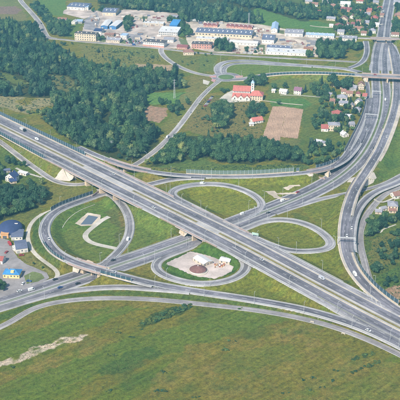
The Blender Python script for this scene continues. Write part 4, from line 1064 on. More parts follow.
# --- right
building('house', 'cream house with grey roof among trees on the right edge', (387.6, 211.2), (397.5, 211.8), 11, 5.6, 'hip', 3.2, 'cream', 'grey', rows=2, bay=2.6, base_h=.1)
building('house_wing', 'low cream porch at the front of the right edge house', (389.2, 213.2), (396.0, 213.4), 3.5, 2.6, 'shed', .8, 'cream', 'brown', 'annex', chim=False)
building('shed', 'grey roofed garden shed near the service road', (375, 214), (381.5, 214.6), 6, 2.6, 'gable', 1.6, 'beige', 'grey', 'shed', chim=False)
building('shed', 'small dark roofed outbuilding between shed and right edge house', (381.6, 211.6), (387, 210.4), 5, 2.6, 'gable', 1.4, 'white', 'grey', 'shed', chim=False)
building('house', 'white house with red roof at the right edge above the service road', (394.5, 199.4), (404, 198), 9, 3.6, 'gable', 2.6, 'white', 'brown', rows=1)
# --- village between the wood and the highway curve
building('house', 'white two storey house with curved pale roof and dark dormers', (328.2, 131.2), (339.8, 131.4), 11, 7.6, 'hip', 2.2, 'cream', 'grey', rows=2, bay=2.4, win=(1.1, 1.6))
building('house_wing', 'white annex with red roof left of the two storey house', (321.2, 131.6), (328.0, 131.8), 10, 4.0, 'gable', 3.4, 'white', 'red', 'annex', rows=1)
building('house', 'cream house with red hipped roof above the two storey house', (332.8, 117.6), (342.6, 117.4), 10, 4.6, 'hip', 3.6, 'cream', 'red', rows=1, bay=2.4, win=(1.2, 2.0))
building('house', 'little white gabled house right of the two storey house', (343.2, 137.6), (348.8, 136.8), 8, 3.0, 'front', 3.0, 'white', 'pale', rows=1)
building('shed', 'white unfinished garden building below the two storey house', (313.6, 144.2), (320.4, 145.4), 7, 3.6, 'flat', 0, 'white', 'pale', 'shed', chim=False)
building('shed', 'low white shed right of the unfinished garden building', (321.5, 145.6), (330.2, 146.2), 5, 3.0, 'shed', .8, 'white', 'grey', 'shed', chim=False)
building('house', 'red roofed farmhouse beside the ploughed plots', (253.0, 124.2), (263.2, 122.6), 9, 3.4, 'gable', 3.4, 'white', 'rose', rows=1)
building('shed', 'white shed in front of the red roofed farmhouse', (249.5, 126.2), (253.8, 126), 4, 2.6, 'shed', .5, 'white', 'pale', 'shed', chim=False)
for (x0, y0, x1, y1, dp, hw, rt, hr, wl, rf, lb) in [
    (337, 100.5, 347, 101, 10, 4, 'hip', 3.4, 'white', 'grey', 'house with wide grey hipped roof left of the highway curve'),
    (346, 96.5, 352.4, 97, 8, 4.5, 'gable', 2.4, 'cream', 'brown', 'small cream house above the grey hipped roof'),
    (354.4, 104.6, 361, 105.4, 8, 4, 'front', 3.6, 'white', 'grey', 'white gabled house close to the highway curve'),
    (357.5, 89.6, 364, 90, 9, 6.5, 'front', 3.4, 'beige', 'brown', 'tall beige gabled house below the overpass end'),
    (349.5, 90.4, 356, 91.2, 8, 4, 'gable', 3.0, 'grey', 'grey', 'grey house left of the tall beige gabled house'),
    (333.2, 86.6, 338.8, 87.2, 8, 5, 'front', 3.2, 'beige', 'grey', 'grey roofed house between the two large round trees'),
    (341, 93.8, 345.6, 94.2, 7, 3.5, 'gable', 2.6, 'white', 'brown', 'low brown roofed house below the large round trees'),
    (353.2, 112.5, 359.5, 113.4, 8, 4, 'hip', 3.0, 'grey', 'grey', 'grey hipped cottage beside the highway noise barrier'),
    (338.6, 105.2, 347.6, 105.8, 7, 3, 'shed', 1, 'white', 'grey', 'low white garage below the grey hipped roof'),
    (345.5, 118.6, 352, 118.8, 6, 2.8, 'shed', .8, 'white', 'pale', 'white garage right of the red hipped roof'),
    (340.0, 89.0, 344.2, 89.4, 6, 3, 'gable', 2.4, 'cream', 'red', 'tiny red roofed house below the large round trees'),
    (347, 86.2, 353, 86.4, 8, 4.5, 'gable', 3, 'white', 'purple', 'dark roofed white house behind the tall beige one'),
    (279, 93.6, 286.2, 94.6, 9, 3.6, 'gable', 2.2, 'white', 'pale', 'low white house with pale roof right of the church'),
    (293.6, 94.2, 300.8, 95, 10, 5.6, 'gable', 3.2, 'white', 'purple', 'white house with purple roof right of the church'),
    (271.5, 92.8, 275, 93, 5, 3, 'shed', .8, 'white', 'pale', 'small white shed just right of the church trees'),
    (362.2, 99.0, 366.4, 99.4, 8, 4.2, 'gable', 2.8, 'white', 'red', 'red roofed white house touching the highway barrier'),
    (349.2, 108.8, 353.6, 109.2, 7, 3.8, 'front', 2.8, 'cream', 'grey', 'narrow cream gabled house right of the low white garage'),
    (329.6, 103.8, 334.6, 104.2, 7, 3.6, 'gable', 2.6, 'beige', 'brown', 'beige brown roofed cottage at the left edge of the village'),
    (355.6, 96.6, 360.2, 97.0, 7, 4.0, 'hip', 2.6, 'cream', 'maroon', 'cream house with maroon hipped roof near the curve'),
    (327.2, 97.2, 331.6, 97.6, 6, 3.4, 'gable', 2.4, 'white', 'grey', 'small white house left of the wide grey hipped roof'),
    (350.2, 127.6, 354.8, 127.2, 7, 3.6, 'gable', 2.6, 'white', 'grey', 'white house between the two storey house and the curve'),
    (316.4, 94.4, 319.4, 94.8, 4, 2.6, 'shed', .6, 'white', 'pale', 'tiny white shed on the lane left of the village')]:
    building('house' if hw > 3.2 else 'shed', lb, (x0, y0), (x1, y1), dp, hw, rt, hr, wl, rf, 'house' if hw > 3.2 else 'shed', rows=2 if hw > 5 else 1, bay=2.6, chim=hw > 3.2)
# --- far village behind the depot, upper right
for (x0, y0, x1, y1, dp, hw, rt, hr, wl, rf, lb) in [
    (339.5, 22.5, 347.4, 23, 11, 6, 'front', 4.4, 'cream', 'brown', 'tall cream gabled house right of the far meadow'),
    (345.2, 28.4, 349.2, 28.7, 9, 5.5, 'front', 3.6, 'white', 'red', 'white gabled house below the tall cream one'),
    (334.2, 28, 342.6, 28.6, 10, 4.4, 'hip', 3.4, 'pink', 'maroon', 'low house with maroon roof right of the far meadow'),
    (337.2, 34.4, 344, 34.8, 9, 4.5, 'gable', 3, 'white', 'grey', 'white house just above the white depot hall'),
    (371, 21, 377.6, 21.4, 11, 5.4, 'hip', 4, 'pink', 'red', 'house with red hipped roof left of the far highway'),
    (355.4, 24.2, 361, 24.6, 9, 4.2, 'gable', 3, 'cream', 'brown', 'cream house left of the red hipped roof'),
    (362.6, 25, 368.8, 25.4, 9, 4.2, 'gable', 3.2, 'beige', 'grey', 'beige house below the red hipped roof'),
    (354.6, 31, 361.4, 31.4, 9, 4.2, 'gable', 3, 'beige', 'brown', 'brown roofed house above the depot trees'),
    (368.6, 33.4, 375.6, 33.8, 9, 4.6, 'hip', 3.4, 'white', 'grey', 'grey hipped house just above the far overpass'),
    (374.6, 26.6, 378.8, 27, 8, 3.6, 'gable', 2.6, 'white', 'pale', 'small white house beside the far highway'),
    (340.2, 7.6, 350.2, 8, 12, 6.5, 'gable', 4, 'white', 'pale', 'large white house at the top right of the far village'),
    (340.5, 11.4, 351.5, 12, 9, 4, 'gable', 3, 'pink', 'maroon', 'long house with maroon roof below the large white one'),
    (322, 3.4, 328.6, 3.8, 10, 7, 'flat', 0, 'grey', 'pale', 'pale grey flat block at the top of the far village'),
    (330.6, 8.2, 338, 8.6, 9, 4, 'gable', 3, 'cream', 'brown', 'cream house right of the pale grey flat block'),
    (305, 3.4, 312, 3.8, 9, 4, 'gable', 3, 'beige', 'grey', 'beige house at the top edge left of the grey flat block'),
    (311.5, 6.4, 317.6, 6.8, 8, 4, 'gable', 3, 'white', 'brown', 'white house among trees left of the grey flat block'),
    (326.4, 20.4, 335, 21, 9, 3.6, 'gable', 2.6, 'beige', 'grey', 'long beige farmhouse above the far meadow'),
    (329.2, 27.2, 333, 27.4, 6, 3, 'gable', 2, 'white', 'pale', 'little white shed at the edge of the far meadow'),
    (394, 18.4, 404, 19, 14, 5.4, 'hip', 4.6, 'orange', 'brown', 'big house with brown roof right of the far highway'),
    (393.4, 4.6, 399.6, 5, 9, 4.4, 'gable', 3, 'white', 'grey', 'white house at the top right corner'),
    (391.2, 36.4, 399, 36.8, 8, 3.6, 'gable', 2.6, 'white', 'brown', 'low white house right of the far highway bridge'),
    (376.4, 10.2, 381.6, 10.6, 8, 3.8, 'gable', 2.8, 'cream', 'red', 'cream house on the lane left of the far highway'),
    (354, 13.6, 361, 14, 9, 4, 'gable', 2.8, 'white', 'brown', 'white house among the far village trees'),
    (364, 16.6, 370, 17, 9, 4, 'gable', 2.8, 'white', 'grey', 'white house with grey roof among the far village trees'),
    (356, 3, 363, 3.4, 9, 4, 'gable', 2.8, 'white', 'red', 'red roofed house at the top edge by the lane'),
    (349.6, 18.6, 353.6, 19, 8, 4, 'front', 3, 'white', 'brown', 'white gabled house above the maroon roofed one'),
    (366.4, 12.2, 371.4, 12.6, 8, 4, 'gable', 2.8, 'pink', 'red', 'pinkish red roofed house on the lane in the far village'),
    (372.8, 4.4, 378.4, 4.8, 8, 4, 'gable', 2.8, 'cream', 'grey', 'cream grey roofed house at the top edge near the far highway'),
    (360.8, 35.4, 366.2, 35.8, 8, 4, 'gable', 2.8, 'white', 'brown', 'white house behind the end of the far overpass'),
    (350.6, 26.2, 354.2, 26.6, 7, 3.8, 'gable', 2.6, 'white', 'maroon', 'small maroon roofed house in the middle of the far village'),
    (315.2, 14.2, 320.4, 14.6, 8, 4, 'gable', 2.8, 'cream', 'red', 'cream red roofed house among the far wood trees'),
    (391.6, 28.6, 396.4, 29.0, 8, 3.8, 'gable', 2.6, 'white', 'red', 'red roofed white house right beside the far highway'),
    (379.6, 17, 383.4, 17.4, 8, 3.6, 'gable', 2.6, 'beige', 'brown', 'small brown roofed house touching the far highway')]:
    building('house', lb, (x0, y0), (x1, y1), dp, hw, rt, hr, wl, rf, 'house', rows=2 if hw > 5 else 1, bay=3.2, base_h=0)
# --- industry along the top
I = building
I('warehouse', 'long white warehouse with grey blue roof at the top left', (67, 9.4), (84.6, 10.6), 34, 5.4, 'gable', 2.2, 'white', 'slate', 'warehouse', chim=False, bay=6, big_doors=3, win=(2.2, 1.0))
I('annex', 'white end block of the top left warehouse', (84.9, 10.4), (88.4, 10.4), 26, 5.8, 'flat', 0, 'white', 'sky', 'annex', chim=False)
I('office_block', 'cream three storey office block with dark flat roof', (74.8, 40.2), (96, 41.6), 13, 11.2, 'flat', 0, 'cream', 'tar', 'office block', chim=False, rows=3, bay=3.6, win=(1.6, 1.7))
I('house', 'white cottage left of the blue roofed shed near the warehouse yard', (57.6, 21), (66.4, 21.4), 8, 3.2, 'gable', 2, 'white', 'brown', rows=1)
I('house', 'small white gabled house in front of the warehouse yard', (71.4, 24.2), (75.2, 24.6), 9, 4, 'front', 3, 'white', 'pale', rows=1)
I('shed', 'shed with pale blue roof beside the yard', (76, 23.4), (82, 23.6), 10, 3.4, 'shed', 1.2, 'grey', 'sky', 'shed', chim=False)
I('hall', 'hall with large dark slate roof and cream front at the top', (102.4, 15.4), (115.8, 15.8), 34, 5.5, 'gable', 3.4, 'cream', 'slate', 'hall', chim=False, bay=5, big_doors=3)
I('hall', 'white roofed hall with blue front, left of the pair', (100.8, 29), (107.6, 29.2), 40, 5.2, 'front', 1.4, 'blue', 'pale', 'hall', chim=False, bay=4, big_doors=2, rows=1)
I('hall', 'white roofed hall with blue front, right of the pair', (109.2, 29.2), (116, 29.6), 38, 5.2, 'front', 1.4, 'blue', 'pale', 'hall', chim=False, bay=4, big_doors=2, rows=1)
I('workshop', 'dark blue roofed workshop left of the white roofed pair', (93.8, 33.8), (101.4, 34.2), 18, 4.6, 'gable', 2, 'white', 'navy', 'workshop', chim=False, rows=1)
I('workshop', 'low grey roofed workshop with tan front on the street', (107, 42.2), (119.6, 43), 14, 4.2, 'gable', 2, 'beige', 'grey', 'workshop', rows=1)
I('workshop', 'small white workshop with dark doors right of the tan one', (120.4, 38.4), (126.6, 38.8), 12, 5, 'flat', 0, 'white', 'sky', 'workshop', chim=False, bay=2.4, big_doors=2)
I('store', 'rusty brown store between the white roofed halls and the street', (104.6, 36.6), (113.6, 37), 10, 3.6, 'gable', 1.4, 'brown', 'brown', 'store', chim=False, rows=1)
I('office_block', 'long white block with red base band beside the street bend', (143, 46.0), (164, 47.8), 16, 7.2, 'flat', 0, 'white', 'tar', 'office block', chim=False, rows=2, bay=3, win=(1.8, 1.3), stripe='pink')
I('hall', 'hall with wide white roof and dark striped front', (158.6, 35), (177.4, 36), 26, 5.6, 'shed', 2.4, 'white', 'pale', 'hall', chim=False, rows=2, bay=3.4, win=(2.6, 1.3))
I('hall', 'bright blue roofed hall behind the wide white roof', (169.6, 28.8), (177.2, 29.2), 28, 6.4, 'shed', 2.6, 'blue', 'blue', 'hall', chim=False, rows=1)
I('store', 'long low pale store with dark openings in the factory yard', (143, 25), (163.4, 26), 12, 3.6, 'flat', 0, 'beige', 'pale', 'store', chim=False, bay=4, big_doors=2)
I('store', 'grey rubble shed beside the blue roofed hall', (169.4, 19.4), (176.4, 20), 16, 4.0, 'gable', 1.6, 'grey', 'grey', 'shed', chim=False)
I('workshop', 'purple grey roofed workshop below the wide white roof', (163.6, 42), (173.4, 42.6), 14, 4.4, 'gable', 2, 'white', 'grey', 'workshop', chim=False, rows=1)
I('house', 'cream house with red roof beside the curved street', (183.4, 55.4), (194.0, 55.2), 11, 4.6, 'hip', 3.4, 'cream', 'brown', rows=1, bay=3)
I('store', 'pink red walled store behind the cream house', (176.8, 49.2), (187, 49.8), 14, 3.8, 'gable', 2, 'pink', 'maroon', 'store', chim=False, rows=1)
I('depot_hall', 'very long depot hall with grey blue roof and cream front', (195.6, 35.8), (251.6, 38.8), 30, 6, 'gable', 3.2, 'cream', 'slate', 'hall', chim=False, bay=5, rows=1, win=(2.6, 1.8))
I('depot_shed', 'cream low shed in front of the very long depot hall', (196, 40.6), (228, 42), 12, 3.6, 'flat', 0, 'cream', 'pale', 'shed', chim=False, bay=5, big_doors=3)
I('depot_shed', 'dark red roofed shed behind the long hall, left one', (203.6, 26.8), (217.4, 27.4), 12, 3.4, 'gable', 1.6, 'pink', 'maroon', 'shed', chim=False, rows=1, bay=5)
I('depot_shed', 'dark red roofed shed behind the long hall, right one', (226.4, 27.6), (252, 29.6), 14, 3.4, 'gable', 1.6, 'pink', 'maroon', 'shed', chim=False, rows=1, bay=5)
I('office_block', 'pink brick office with dark flat roof left of the poplars', (191.6, 48.4), (211.4, 49.2), 14, 7.2, 'flat', 0, 'pink', 'tar', 'office block', chim=False, rows=2, bay=3.6, win=(1.5, 1.7))
I('depot_hall', 'low pale roofed loading hall right of the poplars', (229.2, 44.6), (257.4, 46.2), 13, 4.2, 'gable', 1.6, 'white', 'pale', 'hall', chim=False, bay=5, rows=1)
I('hall', 'square white hall with big slate roof in the depot', (261.8, 43.2), (273.8, 43.8), 30, 6.2, 'gable', 4.2, 'white', 'slate', 'hall', chim=False, rows=1, bay=4)
I('hall', 'narrow hall with pale blue roof at the edge of the far meadow', (271, 33.2), (277.2, 33.4), 44, 6.4, 'front', 2.8, 'white', 'sky', 'hall', chim=False, rows=1)
I('warehouse', 'white warehouse with grey roof on the pale depot yard', (284.8, 36.4), (302.6, 37.2), 28, 5.6, 'gable', 2.4, 'white', 'grey', 'warehouse', chim=False, rows=1, bay=6, big_doors=3)
I('depot_shed', 'grey roofed shed below the square slate hall', (266.8, 49.6), (290, 51), 14, 4, 'gable', 1.8, 'white', 'slate', 'shed', chim=False, rows=1, bay=5)
I('depot_hall', 'long flat pale roofed hall nearest the boulevard', (265.6, 54), (305.6, 56.2), 22, 3.6, 'flat', 0, 'white', 'pale', 'hall', chim=False, rows=1, bay=6)
I('warehouse', 'long white row of garages below the far meadow', (306, 37.2), (334, 38.6), 14, 4.4, 'gable', 1.8, 'white', 'sky', 'garages', chim=False, rows=1, bay=4, big_doors=3)
I('warehouse', 'white hall with grey roof and dark doors right of the garages', (339, 41.6), (356.4, 42.6), 18, 6, 'gable', 2, 'white', 'grey', 'warehouse', chim=False, rows=1, bay=5, big_doors=2)
I('depot_shed', 'low brown shed left of the depot trees', (303.6, 50.4), (312.6, 51), 10, 3.4, 'gable', 1.6, 'orange', 'brown', 'shed', chim=False, rows=1)
# goods and containers in the yards
def crate(x, y, L, Wd, Hh, m, rz, label, group):
    p = P(x, y); g = empty('shipping_container', p, rz, label, 'container', group)
    ubox('box', m, g, -L / 2, L / 2, -Wd / 2, Wd / 2, .1, Hh); ubox('door', W['grey'], g, L / 2 - .02, L / 2 + .05, -Wd / 2 + .15, Wd / 2 - .15, .2, Hh - .15)
    for s in (-1, 1): ubox('rail', W['grey'], g, -L / 2 - .03, L / 2 + .06, s * Wd / 2 - .06, s * Wd / 2 + .06, Hh - .12, Hh + .05)
cols = [W['brown'], W['grey'], W['beige'], RF['maroon'], W['white'], W['grey'], W['beige'], RF['slate'], W['brown'], RF['brown']]
def goods(n, poly, gl, label):
    q = PP(poly)[:, :2]; lo, hi = q.min(0), q.max(0); k_ = 0
    while k_ < n:
        x, y = random.uniform(lo[0], hi[0]), random.uniform(lo[1], hi[1])
        if not inpoly(np.array([x]), np.array([y]), q)[0]: continue
        if any(0 - 2 < (np.array([x, y]) - f[0]) @ f[1] < f[2] + 2 and -2 < (np.array([x, y]) - f[0]) @ np.array([-f[1][1], f[1][0]]) < f[3] + 2 for f in FOOT): k_ += .2; continue
        px, py = proj(np.array([x, y, 0.])); crate(px, py, random.uniform(4, 9), 2.4, random.uniform(1.6, 2.8), random.choice(cols), random.choice([0.03, .1, 1.6]), label, gl); k_ += 1
goods(34, [(232, 46.5), (262, 48), (262, 55), (232, 53)], 'goods stacked in the depot yard', 'rusty container or stack of goods in the depot yard')
goods(20, [(252, 28), (270, 31), (262, 40), (252, 38)], 'goods stacked behind the square hall', 'container or stack of goods behind the square slate hall')
goods(26, [(278, 40), (314, 44), (316, 52), (296, 50), (278, 46)], 'goods stacked on the pale yard', 'container or stack of goods on the pale yard by the garages')
goods(34, [(120, 14), (166, 16), (166, 24), (134, 30), (122, 28)], 'goods stacked in the factory yard', 'container or stack of goods in the factory yard')
goods(22, [(96, 32), (122, 34), (120, 40), (100, 40)], 'goods stacked by the workshops', 'stack of goods between the workshops on the street')
goods(14, [(196, 21), (228, 23), (228, 26), (200, 26)], 'goods behind the long depot hall', 'container or stack of goods behind the very long depot hall')
goods(12, [(205, 43), (216, 43), (216, 46), (205, 46)], 'goods before the pink office', 'stack of goods near the pink brick office')
goods(10, [(84, 20), (98, 14), (98, 30), (86, 30)], 'goods on the yard above the cream office', 'stack of goods on the yard above the cream office block')
goods(12, [(134, 32), (160, 36), (160, 40), (134, 40)], 'goods in the lower factory yard', 'stack of goods in the lower factory yard')
# --- the church
p0, p1 = P(232.4, 99.6), P(249.4, 100.4)
d = p1 - p0; L = math.hypot(d[0], d[1])
g = empty('church', p0, math.atan2(d[1], d[0]), 'white church with rose red roofs and slender bell tower', 'church')
FOOT.append((p0[:2], d[:2] / L, L + 18, 26))
V = boxv(0, L, 6, 20, -.3, 10.5) + [(0, 13, 15), (L, 13, 15)]
add('nave_wall', V, [BOXF[2], BOXF[4], (1, 2, 6, 9, 5), (3, 0, 4, 8, 7)], W['white'], g)
V = [(-.5, 5.3, 10.1), (L + .5, 5.3, 10.1), (L + .5, 13, 15.3), (-.5, 13, 15.3), (L + .5, 20.7, 10.1), (-.5, 20.7, 10.1)]
add('nave_roof', V + [(x, y, z + .25) for x, y, z in V], [(6, 7, 8, 9), (9, 8, 10, 11), (1, 0, 3, 2), (2, 3, 5, 4), (0, 1, 7, 6), (5, 11, 10, 4), (0, 6, 9, 3), (3, 9, 11, 5), (1, 2, 8, 7), (2, 4, 10, 8)], RF['rose'], g)
ubox('clerestory_band', W['white'], g, -.1, L + .1, 5.9, 6.15, 7.6, 9.9)
for i in range(10): ubox('window', M['window'], g, 1.2 + i * (L - 2.4) / 9.5, 2.3 + i * (L - 2.4) / 9.5, 5.84, 6.0, 8.2, 9.4)
V = boxv(0, L, 0, 6, -.3, 4.2); V[6] = (L, 6, 7.4); V[7] = (0, 6, 7.4)
add('aisle_wall', V, [BOXF[2], BOXF[3], BOXF[5]], W['white'], g)
V = [(-.4, -.4, 4.1), (L + .4, -.4, 4.1), (L + .4, 5.8, 7.5), (-.4, 5.8, 7.5)]
add('aisle_roof', V + [(x, y, z + .25) for x, y, z in V], BOXF, RF['rose'], g)
for i in range(3):
    cx = L * (.14 + .36 * i); V = [(cx - 4, -1.6, -.2), (cx + 4, -1.6, -.2), (cx + 4, -1.6, 2.8), (cx, -1.6, 6.6), (cx - 4, -1.6, 2.8), (cx - 4, 3, -.2), (cx + 4, 3, -.2), (cx + 4, 3, 2.8), (cx, 3.5, 6.6), (cx - 4, 3, 2.8)]
    add('gable_bay', V, [(0, 1, 2, 3, 4), (1, 6, 7, 2), (5, 0, 4, 9)], W['white'], g)
    add('bay_roof', [(cx - 4.5, -2, 2.5), (cx, -2, 6.9), (cx + 4.5, -2, 2.5), (cx - 4.5, 4, 2.5), (cx, 4, 6.9), (cx + 4.5, 4, 2.5)], [(0, 1, 4, 3), (1, 2, 5, 4)], RF['rose'], g)
    ubox('window', M['window'], g, cx - .7, cx + .7, -1.66, -1.5, 1, 3.4)
V = boxv(L, L + 17, 1, 17, -.3, 6.2); add('presbytery_wall', V, BOXF[2:], W['cream'], g)
V = [(L - .4, .4, 6.1), (L + 17.6, .4, 6.1), (L + 17.6, 17.6, 6.1), (L - .4, 17.6, 6.1), (L + 4, 9, 11), (L + 11, 9, 11)]
add('presbytery_roof', V, [(0, 1, 5, 4), (1, 2, 5), (2, 3, 4, 5), (3, 0, 4)], RF['rose'], g)
for r in range(2):
    for i in range(5): ubox('window', M['window'], g, L + 1.4 + i * 3.2, L + 2.6 + i * 3.2, .94, 1.1, 1.2 + r * 2.8, 2.7 + r * 2.8)
tx = L + 3.0
t_ = ubox('tower_shaft', W['white'], g, tx - 2.0, tx + 2.0, 8, 12, 0, 21)
for r in range(3): ubox('belfry_opening', M['window'], g, tx - .6, tx + .6, 7.9, 8.1, 12.4 + r * 3, 14.2 + r * 3)
add('tower_cap', [(tx - 2.4, 7.6, 21), (tx + 2.4, 7.6, 21), (tx + 2.4, 12.4, 21), (tx - 2.4, 12.4, 21), (tx, 10, 25)], [(0, 1, 4), (1, 2, 4), (2, 3, 4), (3, 0, 4), (3, 2, 1, 0)], RF['sky'], g)
add('cross', *boxes([(tx - .12, tx + .12, 9.88, 10.12, 24.6, 27.4), (tx - .7, tx + .7, 9.9, 10.1, 26.2, 26.5)]), M['steel'], g)

# ------------------------------------------------------------------ lamps, gantries, masts
pole_me = mesh('pole', *join([tube((0, 0, -.8), (0, 0, 9.6), .13, .08, 6)]), M['white_steel'])
arm_me = mesh('arm', *join([tube((0, 0, 9.5), (0, 1.6, 10.3), .10, .07, 5)]), M['white_steel'])
head_me = mesh('lamp_head', boxv(-.15, .15, 1.4, 2.2, 10.18, 10.36), BOXF, M['white_steel'])
def lamp(p, rz, label, group):
    g = empty('street_lamp', p, rz, label, 'lamp post', group)
    for n_, m_ in (('pole', pole_me), ('arm', arm_me), ('lamp_head', head_me)): link(n_, m_, g)
def lamps(key, off, every, lab, i0=6, i1=-6, c=None):
    c = ROADS[key]['c'] if c is None else c
    l = offset(c, off); n = normals(c)
    st = max(1, int(every / 3.0)); ids = list(range(i0, len(c) + i1 if i1 < 0 else i1, st))
    for i in ids:
        px, py = proj(l[i])
        if not (-4 < px < 404 and -4 < py < 404): continue
        s = -1 if off > 0 else 1
        d = n[i] * s; lamp(l[i], math.atan2(-d[0], d[1]), lab, lab.replace('street lamp', 'lamps').replace('tall pale ', ''))
lamps('A1', 21.4, 52, 'tall pale street lamp along the far edge of the motorway', c=A_MID)
lamps('A2', -20.2, 52, 'tall pale street lamp along the near edge of the motorway', c=A_MID)
lamps('B1', 6.6, 48, 'tall pale street lamp along the far edge of the cross highway')
lamps('B2', -6.2, 48, 'tall pale street lamp along the near edge of the cross highway')
lamps('SD', -5.6, 44, 'tall pale street lamp on the outer edge of the long curving ramp', 40)
lamps('TL', 4.6, 36, 'tall pale street lamp outside the top loop')
lamps('RL', 4.6, 36, 'tall pale street lamp outside the right loop')
lamps('BL', -4.6, 36, 'tall pale street lamp outside the bottom loop')
lamps('E', 6.4, 42, 'tall pale street lamp on the right of the curving slip road')
lamps('C1', -4.8, 42, 'tall pale street lamp on the near edge of the north slip road', 30)
lamps('RA', 4.4, 40, 'tall pale street lamp inside the left connector arc')
lamps('O', 6.6, 44, 'tall pale street lamp along the boulevard')
lamps('F1', 5.6, 44, 'tall pale street lamp on the outer boulevard carriageway')
lamps('H', 4.6, 50, 'tall pale street lamp along the local road')
def gantry(key, x, y, o0, o1, label, sign=None):
    i = near_idx(key, x, y); c = ROADS[key]['c']; n = ROADS[key]['n'][i]; p = c[i]
    g = empty('sign_gantry', p, math.atan2(n[1], n[0]), label, 'gantry')
    for o in (o0, o1): ubox('leg', M['white_steel'], g, o - .22, o + .22, -.22, .22, -.4, 6.6)
    lo, hi = min(o0, o1), max(o0, o1)
    for z in (5.9, 6.7): ubox('beam', M['white_steel'], g, lo, hi, -.25, .25, z, z + .3)
    for t in np.arange(lo + 1, hi, 1.6): ubox('strut', M['white_steel'], g, t - .08, t + .08, -.2, .2, 6.15, 6.75)
    if sign: ubox('sign_panel', M[sign], g, lo + 1.2, (lo + hi) / 2 - .3, -.42, -.28, 5.2, 7.6)
M['sign_green'] = mat('sign_green', (0.03, 0.20, 0.12), .05, 1, .5)
gantry('E', 345, 244, -6.6, 8.6, 'white gantry over the right curving slip road')
gantry('B1', 373, 119.5, -6.2, 9.5, 'white gantry over the highway lanes in the upper right')
gantry('B1', 377, 95.6, -5.8, 6.4, 'white gantry over the highway lanes below the overpass')
i = near_idx('RL', 257, 239.5); p = Pg(255.2, 237.4); g = empty('road_sign', p, R(-25), 'pale green direction sign on two posts at the tip of the right loop', 'sign')
for o in (-2.6, 2.6): ubox('leg', M['white_steel'], g, o - .12, o + .12, -.12, .12, -1.4, 4.6)
ubox('sign_panel', mat('sign_back', (0.33, 0.45, 0.38), .08, 1, .5), g, -3.2, 3.2, -.16, -.04, 2.4, 4.8)
def mast(x, y, hgt, label):
    p = P(x, y); g = empty('power_pylon', p, .3, label, 'pylon'); parts = []
    for sx in (-1, 1):
        for sy in (-1, 1): parts.append(tube((sx * 1.1, sy * 1.1, -.3), (sx * .25, sy * .25, hgt), .12, .07, 4))
    for k_ in range(8):
        z0, z1 = hgt * k_ / 8, hgt * (k_ + 1) / 8; w0, w1 = 1.1 - .85 * k_ / 8, 1.1 - .85 * (k_ + 1) / 8
        for s in (-1, 1): parts += [tube((-w0, s * w0, z0), (w1, s * w1, z1), .06, .06, 3), tube((s * w0, -w0, z0), (s * w1, w1, z1), .06, .06, 3)]
    add('lattice', *join(parts), M['white_steel'], g)
    for z in (hgt * .82, hgt * .95): ubox('crossarm', M['white_steel'], g, -2.4, 2.4, -.12, .12, z, z + .2)
mast(174.5, 98.5, 26, 'slender lattice pylon in the green field by the wood')
mast(111.6, 150.6, 12, 'short pale pylon in the clearing near the ramp bridge')
mast(248.8, 24.5, 20, 'pylon at the edge of the far wood behind the depot')

# ------------------------------------------------------------------ vehicles
def car_meshes(L, Wd, Hh, paint, kind):
    b = bpy.data.materials.get(paint[0]) or mat(paint[0], paint[1], .04, 1.0, .3, .5)
    w = Wd / 2
    if kind == 'car':
        prof = [(-L / 2, .35), (L / 2, .35), (L / 2, .72), (L / 2 - .9, .92), (-L / 2 + .25, .98), (-L / 2, .75)]
        cab = [(-L / 2 + .35, .94), (L / 2 - 1.0, .90), (L / 2 - 1.75, Hh), (-L / 2 + .9, Hh)]
    elif kind == 'van':
        prof = [(-L / 2, .35), (L / 2, .35), (L / 2, .95), (L / 2 - .7, 1.25), (L / 2 - 1.4, Hh), (-L / 2, Hh)]
        cab = [(L / 2 - 2.3, 1.28), (L / 2 - .75, 1.26), (L / 2 - 1.36, Hh - .12), (L / 2 - 2.3, Hh - .12)]
    else:
        prof = [(L / 2 - 2.3, .45), (L / 2, .45), (L / 2, 1.5), (L / 2 - .35, Hh - .6), (L / 2 - 2.3, Hh - .6)]
        cab = [(L / 2 - 1.6, 1.5), (L / 2 + .03, 1.5), (L / 2 - .32, Hh - .9), (L / 2 - 1.6, Hh - .9)]
    def ext(pr, hw, ins=0):
        n = len(pr); zs = [z for _, z in pr]; zt, zb = max(zs), min(zs)
        V = []
        for s in (-1, 1):
            for x, z in pr: V.append((x, s * (hw - ins * (z - zb) / (zt - zb + 1e-6)), z))
        return V, [tuple(range(n))[::-1], tuple(range(n, 2 * n))] + [(i, (i + 1) % n, n + (i + 1) % n, n + i) for i in range(n)]
    out = [('body', mesh('body', *ext(prof, w), b)), ('cabin_glass', mesh('cabin_glass', *ext(cab, w + (.02 if kind != 'car' else -.06), .16 if kind == 'car' else .0), M['car_glass']))]
    if kind == 'car':
        out.append(('roof_panel', mesh('roof_panel', boxv(-L / 2 + .95, L / 2 - 1.8, -w + .24, w - .24, Hh + .002, Hh + .05), BOXF, b)))
    if kind == 'truck':
        out.append(('cargo_box', mesh('cargo_box', boxv(-L / 2, L / 2 - 2.5, -w, w, .9, Hh), BOXF, mat('cargo_grey', (0.42, 0.42, 0.40), .08, 1))))
        out.append(('chassis', mesh('chassis', boxv(-L / 2, L / 2 - 2.3, -.5, .5, .5, .9), BOXF, M['tyre'])))
    return out
wheel_me = mesh('wheel', *tube((0, -.11, 0), (0, .11, 0), .33, .33, 10), M['tyre'])
PAINT = {'white': ('paint_white', (0.60, 0.60, 0.59)), 'dark': ('paint_black', (0.02, 0.022, 0.026)), 'red': ('paint_red', (0.34, 0.03, 0.03)), 'blue': ('paint_blue', (0.03, 0.07, 0.22)), 'silver': ('paint_silver', (0.42, 0.43, 0.45)), 'green': ('paint_green', (0.04, 0.12, 0.08))}
_cars = {}
